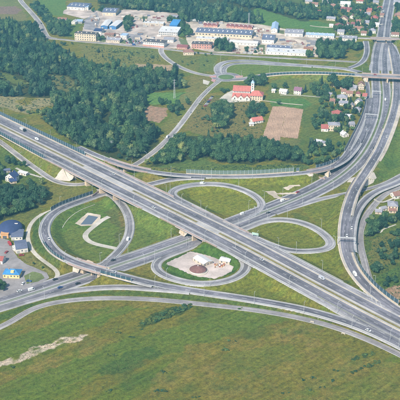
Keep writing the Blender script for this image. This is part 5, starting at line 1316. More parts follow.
def vehicle(p, rz, colour, kind, label, group):
    dims = {'car': (4.4, 1.8, 1.46), 'van': (5.6, 2.1, 2.4), 'truck': (9.5, 2.5, 3.6)}[kind]
    if (colour, kind) not in _cars: _cars[(colour, kind)] = car_meshes(*dims, PAINT[colour], kind)
    g = empty({'car': 'car', 'van': 'van', 'truck': 'lorry'}[kind], p, rz, label, {'car': 'car', 'van': 'van', 'truck': 'lorry'}[kind], group)
    for n_, m_ in _cars[(colour, kind)]: link(n_, m_, g)
    for sx in (-1, 1):
        for sy in (-1, 1):
            o = link('wheel', wheel_me, g); o.location = (sx * (dims[0] / 2 - .85), sy * (dims[1] / 2 - .1), .33)
            if kind == 'truck': o.scale = (1.4, 1.4, 1.4); o.location.z = .46
def drive(key, x, y, lat, colour, kind, label, rev=False):
    q = ROADS[key]; i = near_idx(key, x, y); n = q['n'][i]; p = q['c'][i].copy(); p[:2] += n * lat; p[2] += q['prio'] * .012 + .01
    vehicle(p, math.atan2(-n[0], n[1]) + (math.pi if rev else 0), colour, kind, label, 'vehicles on the roads')
drive('RA', 126.8, 239, -1.2, 'white', 'van', 'white van on the connector arc right of the pond')
drive('B1', 116, 263.5, 2, 'dark', 'car', 'dark car on the cross highway just right of the left bridge')
drive('B1', 57, 284, 2, 'dark', 'car', 'dark car on the cross highway left of the left bridge')
drive('B2', 62, 287, 1.5, 'blue', 'car', 'dark blue car on the near carriageway left of the left bridge')
drive('B2', 76, 281.5, -1.5, 'dark', 'car', 'dark car on the near carriageway just under the left bridge approach')
drive('B1', 30.5, 291.5, -2, 'white', 'van', 'white van on the cross highway beside the car park exit')
drive('B1', 20.5, 295.5, 2, 'white', 'car', 'white car on the cross highway below the grass island')
drive('TL', 203, 184.2, 0, 'white', 'van', 'white van on the far arc of the top loop')
drive('B1', 245, 217.5, 2, 'white', 'van', 'white van on the cross highway right of the central bridge')
drive('B1', 283, 203.5, -2, 'white', 'van', 'white van on the cross highway below the dirt pads')
drive('B2', 269, 213.5, 2, 'dark', 'car', 'dark car on the near carriageway at the start of the right loop')
drive('B1', 300, 195.5, 2, 'red', 'car', 'red car on the cross highway near the footpath bridge')
drive('A1', 24, 126.5, 2, 'dark', 'truck', 'lorry with dark cab on the upper left motorway')
drive('A1', 41, 134.5, -2, 'white', 'van', 'white van on the upper left motorway')
drive('A1', 112, 176, 2, 'silver', 'car', 'silver car on the motorway over the left bridge')
drive('A2', 155, 207, -2, 'white', 'car', 'white car on the motorway between the bridges')
drive('A2', 262, 258, 2, 'silver', 'car', 'silver car on the motorway right of the central bridge')
drive('A1', 318, 281, 2, 'silver', 'van', 'silver van on the far motorway carriageway in the lower right')
drive('SD', 369, 330, -1.4, 'white', 'car', 'white car on the lower ramp near the right edge')
drive('SD', 113, 273.5, 1, 'silver', 'car', 'silver car on the ramp just past the left bridge')
drive('SD', 48, 240, 1.6, 'white', 'car', 'white car on the left side of the long curving ramp')
drive('K', 175, 64, 1.6, 'dark', 'car', 'dark car on the curved street below the factories')
drive('H', 169, 138, -1.6, 'silver', 'van', 'silver van on the local road through the wood')
drive('H', 189, 113, 1.6, 'silver', 'car', 'silver car on the local road above the wood')
drive('E', 345.5, 236, 2, 'white', 'car', 'white car on the right slip road just above its gantry')
drive('E', 357, 275, -2, 'white', 'van', 'white van where the right slip road joins the motorway')
drive('E', 385, 137, 2, 'white', 'car', 'white car on the slip road beside the upper right meadow')
drive('B2', 385, 100, 2, 'white', 'van', 'white van on the highway below the overpass gantry')
drive('B1', 371, 131, 2, 'silver', 'car', 'silver car on the highway curve in the upper right')
drive('B2', 372, 148, -2, 'dark', 'car', 'dark car on the highway curve beside the green strip')
drive('E2', 352, 228, 0, 'white', 'car', 'white car on the joining slip road at the right')
drive('O', 375, 75.7, 2.5, 'red', 'car', 'red car crossing the overpass')
drive('O', 300, 72.8, -2.5, 'white', 'car', 'white car on the boulevard left of the overpass')
drive('B1', 386, 12, 2, 'white', 'car', 'white car on the far highway at the top right')
drive('G', 40, 24, 2, 'dark', 'car', 'dark car on the street beside the upper left wood')
vehicle(P(29, 281.5, .06), R(-10), 'blue', 'car', 'dark blue car parked beside the grass island', 'parked vehicles')
vehicle(P(23, 284, .06), R(80), 'white', 'car', 'white car parked below the blue roofed building', 'parked vehicles')
vehicle(P(6.5, 252.5, .06), R(70), 'red', 'car', 'red car parked left of the white halls', 'parked vehicles')
vehicle(P(9.8, 244.5, .06), R(-60), 'red', 'van', 'red van parked at the orange porch', 'parked vehicles')
vehicle(P(21.5, 255.5, .06), R(10), 'red', 'car', 'red car parked in front of the slate roofed hall', 'parked vehicles')
for i in range(9): vehicle(P(205.5 - i * .9, 97 + i * 1.15, .05) + np.array([9, 0, 0]), R(25 + 4 * (i % 3)), ['dark', 'white', 'silver', 'red', 'blue'][i % 5], 'car', 'car parked in the row beside the church road', 'cars parked by the church road')
for i in range(16):
    x, y = 143 + random.uniform(0, 20), 50.2 + random.uniform(-.2, .2)
    x = 126 + i * 1.25; y = 41.6 + (i % 2) * 1.4
    vehicle(P(x, y, .06), R(82 + random.uniform(-6, 6)), ['dark', 'white', 'silver', 'red', 'blue'][(i * 3) % 5], 'car', 'car parked in the factory car park left of the red based block', 'cars parked at the factory')
vehicle(P(134, 45.2, .06), R(3), 'blue', 'van', 'blue van on the street left of the red based block', 'parked vehicles')
for i in range(8): vehicle(P(180 + i * 1.6, 20.6 + i * .12, .06) + np.array([12, 0, 0]), R(88), ['white', 'red', 'silver', 'blue'][i % 4], 'truck', 'lorry parked at the upper edge of the depot yard', 'lorries parked at the depot')
# pale marker blocks beside the service road
for (x, y) in ((320, 318.6), (339.8, 323.6), (312.2, 322), (343.5, 333.6), (371, 285.5)):
    p = P(x, y); g = empty('drain_headwall', p, R(-20), 'small pale concrete drain headwall beside the service road', 'headwall', 'pale drain headwalls')
    V, F = boxes([(-1.3, 1.3, -.3, .3, -.2, .9), (-1.5, -1.1, -1.4, .3, -.2, .6), (1.1, 1.5, -1.4, .3, -.2, .6)]); add('wall', V, F, M['concrete_pale'], g)
# ------------------------------------------------------------------ trees
def leaf_mat(name, dark, light, vary=True):
    k = NT(name)
    oi = k.n('ShaderNodeObjectInfo'); v = k.coord(obj=False)
    n1 = k.noise(0.55, v, 3, .6)
    c = k.mix(k.ramp(n1, [(0.3, 0.0), (0.7, 1.0)]), dark, light)
    c = k.mix(1.0, c, k.ramp(oi.outputs['Random'], [(0.0, (0.48, 0.58, 0.62)), (0.4, (0.9, 0.95, 0.95)), (0.75, (1.25, 1.18, 1.0)), (1.0, (1.9, 1.55, 1.2))]), 'MULTIPLY')
    if not vary: return k.done(k.mix(k.ramp(n1, [(0.3, 0.0), (0.7, 1.0)]), dark, light), 0.8, 0.1)
    reg = k.ramp(k.noise(0.022, v, 2), [(0.42, 0.0), (0.66, 1.0)])
    c = k.mix(reg, c, k.mix(1.0, c, (1.75, 1.42, 1.05), 'MULTIPLY'))
    k.done(c, 0.7, 0.15)
    k.b.inputs['Transmission Weight'].default_value = 0.0
    return k.m
LEAF = [leaf_mat('leaf_broad', (0.010, 0.040, 0.024), (0.052, 0.112, 0.056)), leaf_mat('leaf_willow', (0.034, 0.076, 0.042), (0.100, 0.150, 0.080)), leaf_mat('needle', (0.008, 0.030, 0.022), (0.026, 0.058, 0.040)), leaf_mat('leaf_shrub', (0.024, 0.052, 0.018), (0.062, 0.100, 0.034))]
BARK = mat('bark', (0.085, 0.065, 0.05), .3, 1.0)
_ico = bmesh.new(); bmesh.ops.create_icosphere(_ico, subdivisions=2, radius=1.0)
ICO_V = np.array([v.co[:] for v in _ico.verts]); ICO_F = [[v.index for v in f.verts] for f in _ico.faces]; _ico.free()
def leaf_cloud(rng, pts, nrm, size):
    V, F = [], []
    for p, n in zip(pts, nrm):
        n = n + rng.normal(0, .45, 3); n /= np.linalg.norm(n)
        a = np.cross(n, rng.normal(0, 1, 3)); a /= np.linalg.norm(a); b = np.cross(n, a)
        s = size * rng.uniform(.6, 1.35); k0 = len(V)
        V += [p + a * s, p + b * s * .8 + n * s * .15, p - a * s * .9, p - b * s * .8 - n * s * .2]
        F.append((k0, k0 + 1, k0 + 2, k0 + 3))
    return V, F
def crown_broad(seed, m, lobes=8, tall=1.0, n=680, spread=.6):
    """unit crown: radius about 1, from z = 0.25 to z = 2.1 * tall"""
    rng = np.random.default_rng(seed); cs = []
    cs.append((np.array([0, 0, 1.15 * tall]), .72))
    for i in range(lobes):
        a = 2 * math.pi * i / lobes + rng.uniform(-.4, .4); r = spread * rng.uniform(.7, 1.15)
        cs.append((np.array([r * math.cos(a), r * math.sin(a), (rng.uniform(.62, 1.6)) * tall]), rng.uniform(.26, .54)))
    parts = []
    for c, r in cs:
        w = ICO_V * (r * .76) * rng.uniform(.84, 1.12, (len(ICO_V), 1)) * np.array([1, 1, tall]) + c
        parts.append((list(w), ICO_F))
    tot = sum(r * r for _, r in cs)
    for c, r in cs:
        m_ = int(n * r * r / tot); d = rng.normal(0, 1, (m_, 3)); d /= np.linalg.norm(d, axis=1)[:, None]
        d[:, 2] = np.where(d[:, 2] < -.5, -d[:, 2], d[:, 2])
        parts.append(leaf_cloud(rng, c + d * np.array([1, 1, tall]) * r * rng.uniform(.78, 1.22, (m_, 1)), d, .092))
    return mesh('crown', *join(parts), m)
def crown_cone(seed, m, n=460):
    rng = np.random.default_rng(seed); parts = []
    V, F = [], []
    for t in range(9):
        z = .25 + t * .30; r = .62 * (1 - t / 9.6); k0 = len(V)
        for i in range(10):
            a = 2 * math.pi * (i + .5 * (t % 2)) / 10; rr = r * rng.uniform(.75, 1.1); V.append((rr * math.cos(a), rr * math.sin(a), z - .10 * rng.random()))
        V.append((0, 0, z + .42)); F += [(k0 + i, k0 + (i + 1) % 10, k0 + 10) for i in range(10)]
    parts.append((V, F))
    t = rng.random(n) ** .7; z = .2 + (1 - t) * 2.7; r = .66 * (1 - (z - .2) / 2.85) * rng.uniform(.75, 1.15, n); a = rng.random(n) * 6.283
    p = np.stack([r * np.cos(a), r * np.sin(a), z], 1); d = np.stack([np.cos(a), np.sin(a), np.full(n, .35)], 1)
    parts.append(leaf_cloud(rng, p, d, .085)); return mesh('crown', *join(parts), m)
def trunk_mesh(seed, h=1.3, r=.075):
    rng = np.random.default_rng(seed); parts = [tube((0, 0, -.12), (0.02, 0.01, h), r, r * .45, 6)]
    for i in range(4):
        a = i * 1.6 + rng.uniform(-.3, .3); parts.append(tube((0.01, 0, h * .45 + i * .1), (.38 * math.cos(a), .38 * math.sin(a), h * .85 + i * .1), r * .45, r * .15, 5))
    return mesh('trunk', *join(parts), BARK)
CROWNS = [crown_broad(1, LEAF[0]), crown_broad(2, LEAF[0], 10, 1.15), crown_broad(3, LEAF[0], 7, .9, 500, .62), crown_broad(4, LEAF[1], 9, 1.1, 520, .5), crown_broad(5, LEAF[1], 6, .85), crown_broad(6, LEAF[0], 9, 1.5, 560, .36), crown_cone(7, LEAF[2]), crown_cone(8, LEAF[2])]
WEED = leaf_mat('weed_leaf', (0.085, 0.105, 0.026), (0.120, 0.135, 0.036), False)
WEEDS = [crown_broad(21, WEED, 6, .5, 120, .7), crown_broad(22, WEED, 5, .45, 120, .6), crown_broad(23, WEED, 7, .6, 120, .6)]
SHRUBS = [crown_broad(11, LEAF[3], 6, .62, 260, .6), crown_broad(12, LEAF[3], 7, .55, 260, .7), crown_broad(13, LEAF[0], 6, .6, 260, .6)]
TRUNKS = [trunk_mesh(1), trunk_mesh(2), trunk_mesh(3, 1.6)]

TREES = []       # x, y, radius, z-scale, rotation, variant, zone
def free(x, y, pad):
    if clear_of(x, y) < pad: return False
    for f in FOOT:
        r = np.array([x, y]) - f[0]; a = r @ f[1]; b = r @ np.array([-f[1][1], f[1][0]])
        if -pad * .7 < a < f[2] + pad * .7 and -pad * .9 < b < f[3] + pad * .5: return False
    return True
def wood(poly, spacing, rad, mix, zone, keep=1.0, holes=(), pad=None, clump=None):
    q = PP(poly)[:, :2]; lo, hi = q.min(0), q.max(0); hs = [PP(h)[:, :2] for h in holes]
    sp = spacing
    for yi, y in enumerate(np.arange(lo[1], hi[1], sp * .9)):
        for x in np.arange(lo[0], hi[0], sp):
            x_, y_ = x + random.uniform(-.45, .45) * sp + (yi % 2) * sp * .5, y + random.uniform(-.45, .45) * sp
            if random.random() > keep or not inpoly(np.array([x_]), np.array([y_]), q)[0]: continue
            if clump is not None and vnoise(77, np.array([x_]), np.array([y_]), 26, 2)[0] < clump: continue
            r = random.uniform(*rad)
            # the outline was drawn round what shows, crowns included: the top of the crown must fall inside it too
            tx_, ty_ = proj(np.array([x_, y_, r * 1.5])); tq = P(float(tx_), float(ty_))
            if not inpoly(tq[0:1], tq[1:2], q)[0]: continue
            if any(inpoly(np.array([x_]), np.array([y_]), h)[0] or inpoly(tq[0:1], tq[1:2], h)[0] for h in hs): continue
            if not free(x_, y_, r * .8 if pad is None else pad): continue
            TREES.append((x_, y_, r, random.uniform(.75, 1.4), random.uniform(0, 6.28), random.choice(mix), zone))
BR, WI, CO, MX = [0, 1, 2, 0, 1, 3], [3, 4, 3, 4, 2], [6, 7], [0, 1, 2, 3, 5, 6, 1, 0, 5, 7, 4, 3]
Zn = {}
wood(WOODS[0], 7.4, (2.6, 6.2), MX, 'big wood', .97, [[(-5, 71), (12, 75), (32, 85), (26, 89), (8, 83), (-5, 79)], [(44, 74), (66, 76), (80, 84), (74, 94), (54, 90)], [(106, 149), (116, 147), (122, 154), (110, 155)], [(100, 118), (108, 116), (112, 122), (103, 124)]])
wood([(42, 72), (80, 80), (74, 96), (52, 92)], 8, (1.6, 3.0), WI, 'clearing', .75)
wood([(-5, 70), (34, 84), (26, 91), (-5, 82)], 8, (1.6, 2.8), WI, 'clearing', .5)
wood([(150, 166), (152, 158), (163, 150), (174, 137), (186, 136), (186, 163), (165, 165)], 6.6, (3.2, 5.2), BR, 'road wood')
wood([(186, 139), (200, 138), (225, 137), (250, 139), (272, 142), (298, 147.5), (303, 155), (303, 164), (275, 160), (250, 163.6), (225, 163), (207, 157.5), (190, 162.5)], 6.2, (3.2, 5.4), [0, 1, 2, 5, 1, 6, 0], 'long wood')
wood(WOODS[2], 6.0, (3.0, 5.0), BR, 'clump')
wood([(200, 116), (208, 115), (209, 121), (201, 121)], 5, (1.6, 2.6), WI, 'clump')
wood([(207, 131), (212, 130), (212, 134), (208, 134)], 5, (1.6, 2.6), BR, 'clump')
wood([(208, 105), (214, 103), (214, 110), (208, 109)], 5, (2, 3), BR, 'clump')
wood([(90, -12), (100, 4), (102, 4), (118, 6), (124, 9.5), (150, 11.5), (176, 13.5), (182, 22), (262, 23.6), (262, 17), (245, 10), (230, 6), (196, 1), (196, -12)], 8.4, (3.6, 6.0), MX, 'far wood')
wood([(196, -8), (245, 8), (262, 10), (300, 20), (318, 21), (318, 10), (296, 5), (250, -2), (230, -10)], 8.4, (3.6, 6.0), MX, 'far wood')
wood([(300, 6), (330, 10), (336, 18), (320, 20), (300, 16)], 8, (3.4, 5.6), MX, 'far wood')
wood([(165, 15), (182, 20), (192, 31), (190, 38), (184, 37), (180, 26), (170, 24)], 6.5, (3.2, 5), BR, 'far wood')
wood([(247, 15), (262, 18), (262, 25), (250, 24)], 7, (3.4, 5), BR, 'far wood')
wood([(26, 4), (36, 0), (44, 6), (50, 14), (56, 20), (64, 20), (72, 26), (70, 36), (58, 38), (50, 36), (44, 24), (34, 12)], 7.4, (3, 5), BR, 'street trees', .85)
wood([(52, 41.5), (80, 43), (80, 46), (60, 46)], 9, (1.8, 3), WI, 'street trees', .7)
wood([(125, 17), (132, 16), (133, 22), (131, 30), (126, 33), (124, 26)], 6, (3, 4.6), BR, 'yard trees')
wood([(143.4, 18.5), (146.2, 18.5), (146.2, 22.5), (143.4, 22.5)], 6, (2.6, 3.6), CO, 'yard trees')
wood([(183.4, 44), (188.4, 43.5), (189, 47.6), (184, 48)], 6, (3, 4), BR, 'yard trees')
wood([(216, 42.5), (224, 40.5), (234, 46), (234, 52), (216, 52)], 6.4, (3.2, 5), [0, 5, 5, 1], 'yard trees')
wood([(240, 47), (262, 48), (262, 56), (240, 55)], 11, (1.8, 3.2), BR, 'yard trees', .7)
wood([(196, 50), (216, 50.5), (216, 57), (196, 56)], 8, (1.8, 3.0), BR, 'yard trees', .6)
wood([(128, 38), (142, 39), (142, 45), (128, 44)], 9, (1.8, 2.6), BR, 'yard trees', .5)
wood([(86, 8), (104, 8), (104, 14), (92, 12)], 7, (2.6, 4), BR, 'yard trees', .8)
wood([(98, 35), (103, 35), (104, 41), (98, 41)], 6, (2.4, 3.4), BR, 'yard trees')
wood([(314, 44), (336, 41), (362, 43), (362, 56), (350, 60), (318, 59)], 6.4, (3.4, 5.6), [0, 1, 5, 5, 2], 'depot trees', .95, [[(343, 50), (358, 52), (362, 60), (346, 60)]])
wood([(305, 52), (312, 52), (312, 58), (305, 58)], 6, (3, 4), BR, 'depot trees')
wood([(265, 56.8), (360, 61), (360, 63), (265, 58.6)], 7, (1.6, 3), [0, 2, 3], 'depot trees', .55)
wood([(300, -8), (400, -8), (400, 37), (366, 36), (334, 34.5), (336, 20), (300, 4)], 8.6, (2.4, 5.0), BR + [6], 'far village', .7, clump=.36)
wood([(386, 20), (400, 20), (410, 38), (385, 36)], 7, (3.4, 5.6), BR, 'far village')
wood([(244, 76), (258, 73), (266, 76), (266, 86), (256, 86), (252, 88), (244, 84)], 6, (3.2, 4.8), BR, 'church trees')
wood([(266, 85), (294, 84), (294, 90), (288, 89), (270, 91)], 6.5, (2.6, 4.2), BR, 'church trees', .85)
wood([(219, 88), (230, 88), (231, 92), (222, 95)], 5, (1.6, 2.8), BR, 'church trees')
wood([(262, 99), (282, 100), (282, 105), (274, 104.5), (262, 104)], 6, (3, 4.4), BR, 'church trees')
wood([(247, 104), (254, 101), (254, 120), (246, 120)], 6, (2.6, 4), BR, 'farm trees')
wood([(257, 104), (268, 105), (266, 118), (258, 117)], 6, (2.8, 4.4), BR, 'farm trees')
wood([(300, 92), (312, 82), (322, 80), (334, 90), (336, 97), (345, 100), (366, 96), (366, 118), (360, 128), (345, 147), (325, 160), (306, 160), (308, 146), (316, 132), (308, 122), (318, 108), (318, 98)], 6.6, (2.0, 4.2), BR + [6], 'village trees', .6, [[(318, 132), (334, 132), (345, 138), (340, 142), (316, 140)], [(303, 98), (318, 98), (316, 108), (306, 112)]])
wood([(300, 158), (322, 158), (340, 148), (344, 152), (330, 162), (310, 167), (300, 166)], 6.4, (2.2, 3.6), BR, 'village trees', .8)
for (x, y, r) in ((332, 87, 8.2), (337, 89, 6), (348, 89, 8.6), (344, 90, 6.5), (325, 92, 5), (328, 95, 4.6)):
    p = P(x, y); TREES.append((p[0], p[1], r, 1.0, random.uniform(0, 6), random.choice([0, 1]), 'round trees'))
wood([(-20, 184), (6, 186), (20, 187), (44, 188), (48, 192), (46, 204), (24, 212), (0, 221), (-20, 226)], 6.2, (2.8, 4.6), BR, 'left wood', .97)
wood([(5, 156), (12, 158), (28, 164), (26, 168), (12, 165), (4, 166)], 5.6, (2.4, 3.6), BR, 'left wood')
wood([(-20, 160), (4, 164), (3, 184), (-20, 186)], 5.8, (2.6, 4.2), BR, 'left wood')
wood([(17, 184), (30, 178), (46, 182), (50, 188), (30, 190)], 5.8, (2.0, 3.4), WI + BR, 'left wood', .85)
wood([(34, 108), (52, 108), (66, 120), (80, 134), (84, 148), (66, 139), (48, 125)], 5.4, (2.0, 3.6), WI + BR, 'big wood', .95, pad=1.5)
wood([(84, 140), (120, 146), (150, 150), (150, 166), (128, 163), (104, 154), (86, 147)], 6.2, (2.2, 4.0), WI + BR, 'big wood', .8, [[(106, 149), (116, 147), (122, 154), (110, 155)]], pad=1.5)
wood([(8, 104), (28, 108), (40, 114), (34, 118), (20, 112)], 6.5, (1.8, 3), WI, 'clearing', .8)
wood([(-20, 280), (6, 280), (12, 286), (0, 293), (-20, 298)], 5, (1.8, 3), BR, 'corner trees')
wood([(9, 268), (14, 266), (16, 269), (10, 271)], 5, (1.5, 2.2), BR, 'corner trees')
wood([(26, 256), (44, 266), (50, 273), (46, 276), (34, 268)], 8, (1, 1.7), BR, 'corner trees', .5)
wood([(366, 214), (374, 214), (384, 217), (400, 214), (420, 214), (420, 226), (396, 224), (382, 230), (376, 236), (366, 240), (362.5, 236)], 5.2, (2.4, 3.8), BR, 'garden trees', .95)
wood([(367, 262), (376, 262), (382, 266), (380, 274), (373, 277), (367, 276)], 5, (2.6, 3.8), BR, 'garden trees')
wood([(374, 246), (388, 240), (404, 246), (404, 268), (384, 264)], 5.4, (1.6, 3.0), BR, 'garden trees', .8)
wood([(386, 230), (420, 224), (420, 252), (394, 246)], 5.4, (1.8, 3.4), BR, 'garden trees', .85)
wood([(376, 286), (400, 272), (420, 270), (420, 280), (396, 284), (384, 289)], 5, (1.4, 2.4), BR, 'garden trees', .8)
wood([(164, 106), (178, 101), (184, 106), (180, 118), (172, 116)], 6, (2.4, 4), BR, 'road wood', .8)
wood([(159, 100), (170, 100), (172, 106), (160, 106)], 6, (2.4, 3.6), BR, 'road wood', .7)
wood([(182, 97), (200, 96), (196, 102), (188, 108)], 7, (2, 3.2), BR, 'road wood', .6)
wood([(100, 48), (158, 53), (160, 60), (136, 62), (112, 64), (92, 54)], 13, (1.6, 3.0), WI + [0, 6], 'meadow bushes', .6)
wood([(196, 100), (262, 106), (262, 134), (204, 134)], 22, (1.2, 2.2), WI + [0], 'meadow bushes', .6)
wood([(165, 55), (212, 60), (212, 72), (190, 68)], 16, (1.4, 2.2), WI, 'meadow bushes', .5)

LAB = {'big wood': ('tree at the near edge of the big wood', 'trees of the big wood beside the motorway'), 'road wood': ('tree beside the local road through the wood', 'trees along the local road'), 'long wood': ('tree of the long wood behind the pale glass barrier', 'trees of the long wood'), 'left wood': ('tree in the wood around the blue roofed house on the left', 'trees of the left wood'), 'corner trees': ('small tree by the car park in the lower left', 'small trees by the left car park'), 'garden trees': ('tree in the gardens right of the service road', 'trees in the right hand gardens'), 'village trees': ('tree in the village gardens left of the highway curve', 'village garden trees'), 'clump': ('tree of the dense clump left of the farm track', 'trees of the meadow clump'), 'farm trees': ('tree beside the red roofed farmhouse', 'trees by the farmhouse'), 'church trees': ('tree near the church', 'trees near the church'), 'round trees': ('large round tree among the village houses', 'large round village trees'), 'meadow bushes': ('bushy young tree standing alone in the dry meadow', 'lone bushes in the dry meadow'), 'clearing': ('pale green young tree in the wood clearing', 'young trees in the clearing')}
KINDW = {0: 'dark green broadleaf', 1: 'tall dark broadleaf', 2: 'wide green broadleaf', 3: 'pale green willow like', 4: 'low pale green', 5: 'slender dark green', 6: 'dark pointed conifer', 7: 'dark pointed conifer'}
ta = np.array([(t[0], t[1], t[2]) for t in TREES])
tp = np.stack(proj(np.column_stack([ta[:, :2], np.zeros(len(ta))])), 1)
inview = (tp[:, 0] > -3) & (tp[:, 0] < 403) & (tp[:, 1] > -3) & (tp[:, 1] < 403)
seen = np.array([t[6] != 'clearing' for t in TREES])
score = ta[:, 2] / np.hypot(ta[:, 1], CAM_H) * np.where(inview & seen, 1, 0)
# trees buried inside a wood show only their tops; rank the ones at the edges first
nn = np.array([np.count_nonzero((np.abs(ta[:, 0] - x) < 9) & (ta[:, 1] < y) & (ta[:, 1] > y - 12)) for x, y, _ in ta])
score = score / (1 + .25 * nn)
order = np.argsort(-score)
single = set(order[:290].tolist())
LONE = {'yard trees': ('tree in the factory yards', 'yard trees'), 'street trees': ('tree along the upper left street', 'street trees'), 'depot trees': ('tree right of the depot yard', 'depot trees'), 'far village': ('tree in the far village', 'far village trees'), 'far wood': ('tree of the far wood', 'far wood trees')}
LAB.update(LONE)
REST = []
for i, (x, y, r, zs, rot, var, zn) in enumerate(TREES):
    z = float(ground_z(x, y))
    if i in single:
        lab, grp = LAB[zn]
        qx, qy = float(tp[i][0]), float(tp[i][1])
        if zn == 'big wood':
            lab = ('tree of the big wood ' + ('below the cream office block' if qy < 62 and qx > 50 else 'at the upper left street' if qy < 50 else 'above the dry clearing' if qy < 104 and qx < 60 else 'along the motorway barrier' if qx < 78 else 'behind the short pale pylon' if qx < 122 and qy > 128 else 'beside the ploughed brown patch' if qy < 128 and qx > 110 else 'next to the local road' if qx >= 122 else 'in its middle'))
        if zn == 'long wood': lab = 'tree of the long wood ' + ('left of the farm track' if qx < 235 else 'below the ploughed plots' if qx > 262 else 'below the red roofed farmhouse')
        if zn == 'left wood': lab = 'tree of the left wood ' + ('above the domed hall' if qy > 196 else 'in front of the blue roofed house' if qy > 184 else 'behind the blue roofed house')
        if zn == 'garden trees': lab = 'tree in the gardens ' + ('just below the cream house' if qy < 245 else 'near the slip road barrier' if qx < 384 else 'at the right edge')
        if zn == 'village trees': lab = 'tree in the village gardens ' + ('beside the curve barrier' if qy > 148 else 'around the two storey house' if qy > 118 else 'below the large round trees')
        g = empty('conifer_tree' if var > 5 else 'broadleaf_tree', (x, y, z), rot, (KINDW[var] + ' ' + lab).replace('broadleaf small tree', 'broadleaf small tree'), 'tree', grp)
        c_ = link('crown', CROWNS[var], g); c_.scale = (r, r, r * zs); c_.location = (0, 0, r * .12)
        t_ = link('trunk', TRUNKS[i % 3], g); t_.scale = (r, r, r * zs)
    else: REST.append((x, y, z + r * .08, r, zs, rot, var))
def scatter(name, rows, protos, label, cat, offz=0.0):
    """one object of kind stuff: a mesh of points carrying copies of the crowns"""
    a = np.array(rows)
    me = bpy.data.meshes.new(name); me.vertices.add(len(a)); me.vertices.foreach_set('co', a[:, :3].astype(np.float32).ravel())
    for nm, typ, val in (('scl', 'FLOAT_VECTOR', np.stack([a[:, 3], a[:, 3], a[:, 3] * a[:, 4]], 1)), ('rotz', 'FLOAT_VECTOR', np.stack([a[:, 5] * 0, a[:, 5] * 0, a[:, 5]], 1)), ('variant', 'INT', a[:, 6].astype(np.int32))):
        at_ = me.attributes.new(nm, typ, 'POINT'); at_.data.foreach_set('vector' if typ == 'FLOAT_VECTOR' else 'value', val.astype(np.float32).ravel() if typ != 'INT' else val)
    o = link(name, me); tag(o, label, cat, kind='stuff')
    ng = bpy.data.node_groups.new(name, 'GeometryNodeTree')
    ng.interface.new_socket('Geometry', in_out='INPUT', socket_type='NodeSocketGeometry'); ng.interface.new_socket('Geometry', in_out='OUTPUT', socket_type='NodeSocketGeometry')
    N = ng.nodes; gi, go = N.new('NodeGroupInput'), N.new('NodeGroupOutput')
    iop = N.new('GeometryNodeInstanceOnPoints'); iop.inputs['Pick Instance'].default_value = True
    jn = N.new('GeometryNodeJoinGeometry')
    for p_ in reversed(protos):
        oi = N.new('GeometryNodeObjectInfo'); oi.transform_space = 'ORIGINAL'; oi.inputs['Object'].default_value = p_; oi.inputs['As Instance'].default_value = True
        ng.links.new(oi.outputs['Geometry'], jn.inputs[0])
    def attr(n_, t_):
        x_ = N.new('GeometryNodeInputNamedAttribute'); x_.data_type = t_; x_.inputs[0].default_value = n_; return x_.outputs[0]
    ng.links.new(gi.outputs[0], iop.inputs['Points']); ng.links.new(jn.outputs[0], iop.inputs['Instance'])
    ng.links.new(attr('variant', 'INT'), iop.inputs['Instance Index']); ng.links.new(attr('scl', 'FLOAT_VECTOR'), iop.inputs['Scale'])
    er = N.new('FunctionNodeEulerToRotation'); ng.links.new(attr('rotz', 'FLOAT_VECTOR'), er.inputs[0]); ng.links.new(er.outputs[0], iop.inputs['Rotation'])
    ng.links.new(iop.outputs[0], go.inputs[0])
    o.modifiers.new('scatter', 'NODES').node_group = ng
    return o
def proto_for(me):
    for ob in bpy.data.objects:
        if ob.data is me: return ob
    raise RuntimeError('no object uses ' + me.name)
have = [v for v in range(8) if any(t[5] == v and i in single for i, t in enumerate(TREES))]
protos = [proto_for(CROWNS[v]) for v in have]
REST = [(*r_[:6], have.index(r_[6]) if r_[6] in have else 0) for r_ in REST]
scatter('woodland', REST, protos, 'dense dark green woodland beyond the nearest trees', 'woodland')
print('trees', len(TREES), 'single', len(single), 'rest', len(REST))

# ------------------------------------------------------------------ shrubs and weeds
def shrub(x, y, r, lab, grp, v=None):
    p = P(x, y); g = link('shrub', SHRUBS[random.randrange(3) if v is None else v]); g.location = (p[0], p[1], float(ground_z(p[0], p[1])) - r * .1); g.scale = (r, r, r * .8); g.rotation_euler = (0, 0, random.uniform(0, 6))
    tag(g, lab, 'shrub', grp)
for k_ in range(130):            # the long dark thicket below the service road
    t = random.random(); x, y = 141 + t * 50, 324 - t * 18 + random.uniform(-5, 4) * (1 - abs(t - .5) * .9)
    shrub(x, y, random.uniform(.8, 1.9), 'shrub of the long dark thicket, ' + ('lower end' if t < .33 else 'middle' if t < .66 else 'end nearest the service road'), 'thicket in the foreground meadow')
for (x0, y0, x1, y1, n, s) in ((352, 360, 375, 353, 26, 1.2), (350, 374, 384, 360, 30, 1.2)):
    for k_ in range(n):
        t = random.random(); shrub(x0 + (x1 - x0) * t, y0 + (y1 - y0) * t + random.uniform(-1.6, 1.6), random.uniform(.6, 1.3) * s, 'shrub in the two dark rows in the lower right meadow', 'shrub rows in the lower right meadow')
for (x, y, n, w) in ((118, 333, 5, 3), (132, 337, 5, 3), (142, 330, 3, 1.5), (112, 355, 9, 6), (160, 391, 10, 8), (108, 391, 5, 3), (225, 350, 8, 4), (231, 341, 6, 6), (164, 372, 4, 3), (303, 380, 4, 2), (314, 378, 4, 4), (312, 391, 4, 3), (322, 388, 4, 3), (336, 371, 5, 4), (333, 381, 3, 2), (12, 367, 3, 1.5), (286, 393, 4, 4), (195, 397, 4, 5), (240, 308.6, 4, 3)):
    for k_ in range(n): shrub(x + random.uniform(-w, w), y + random.uniform(-1, 1), random.uniform(.5, 1.3), 'low dark shrub dotted in the foreground meadow', 'dotted shrubs in the foreground meadow')
rows = []
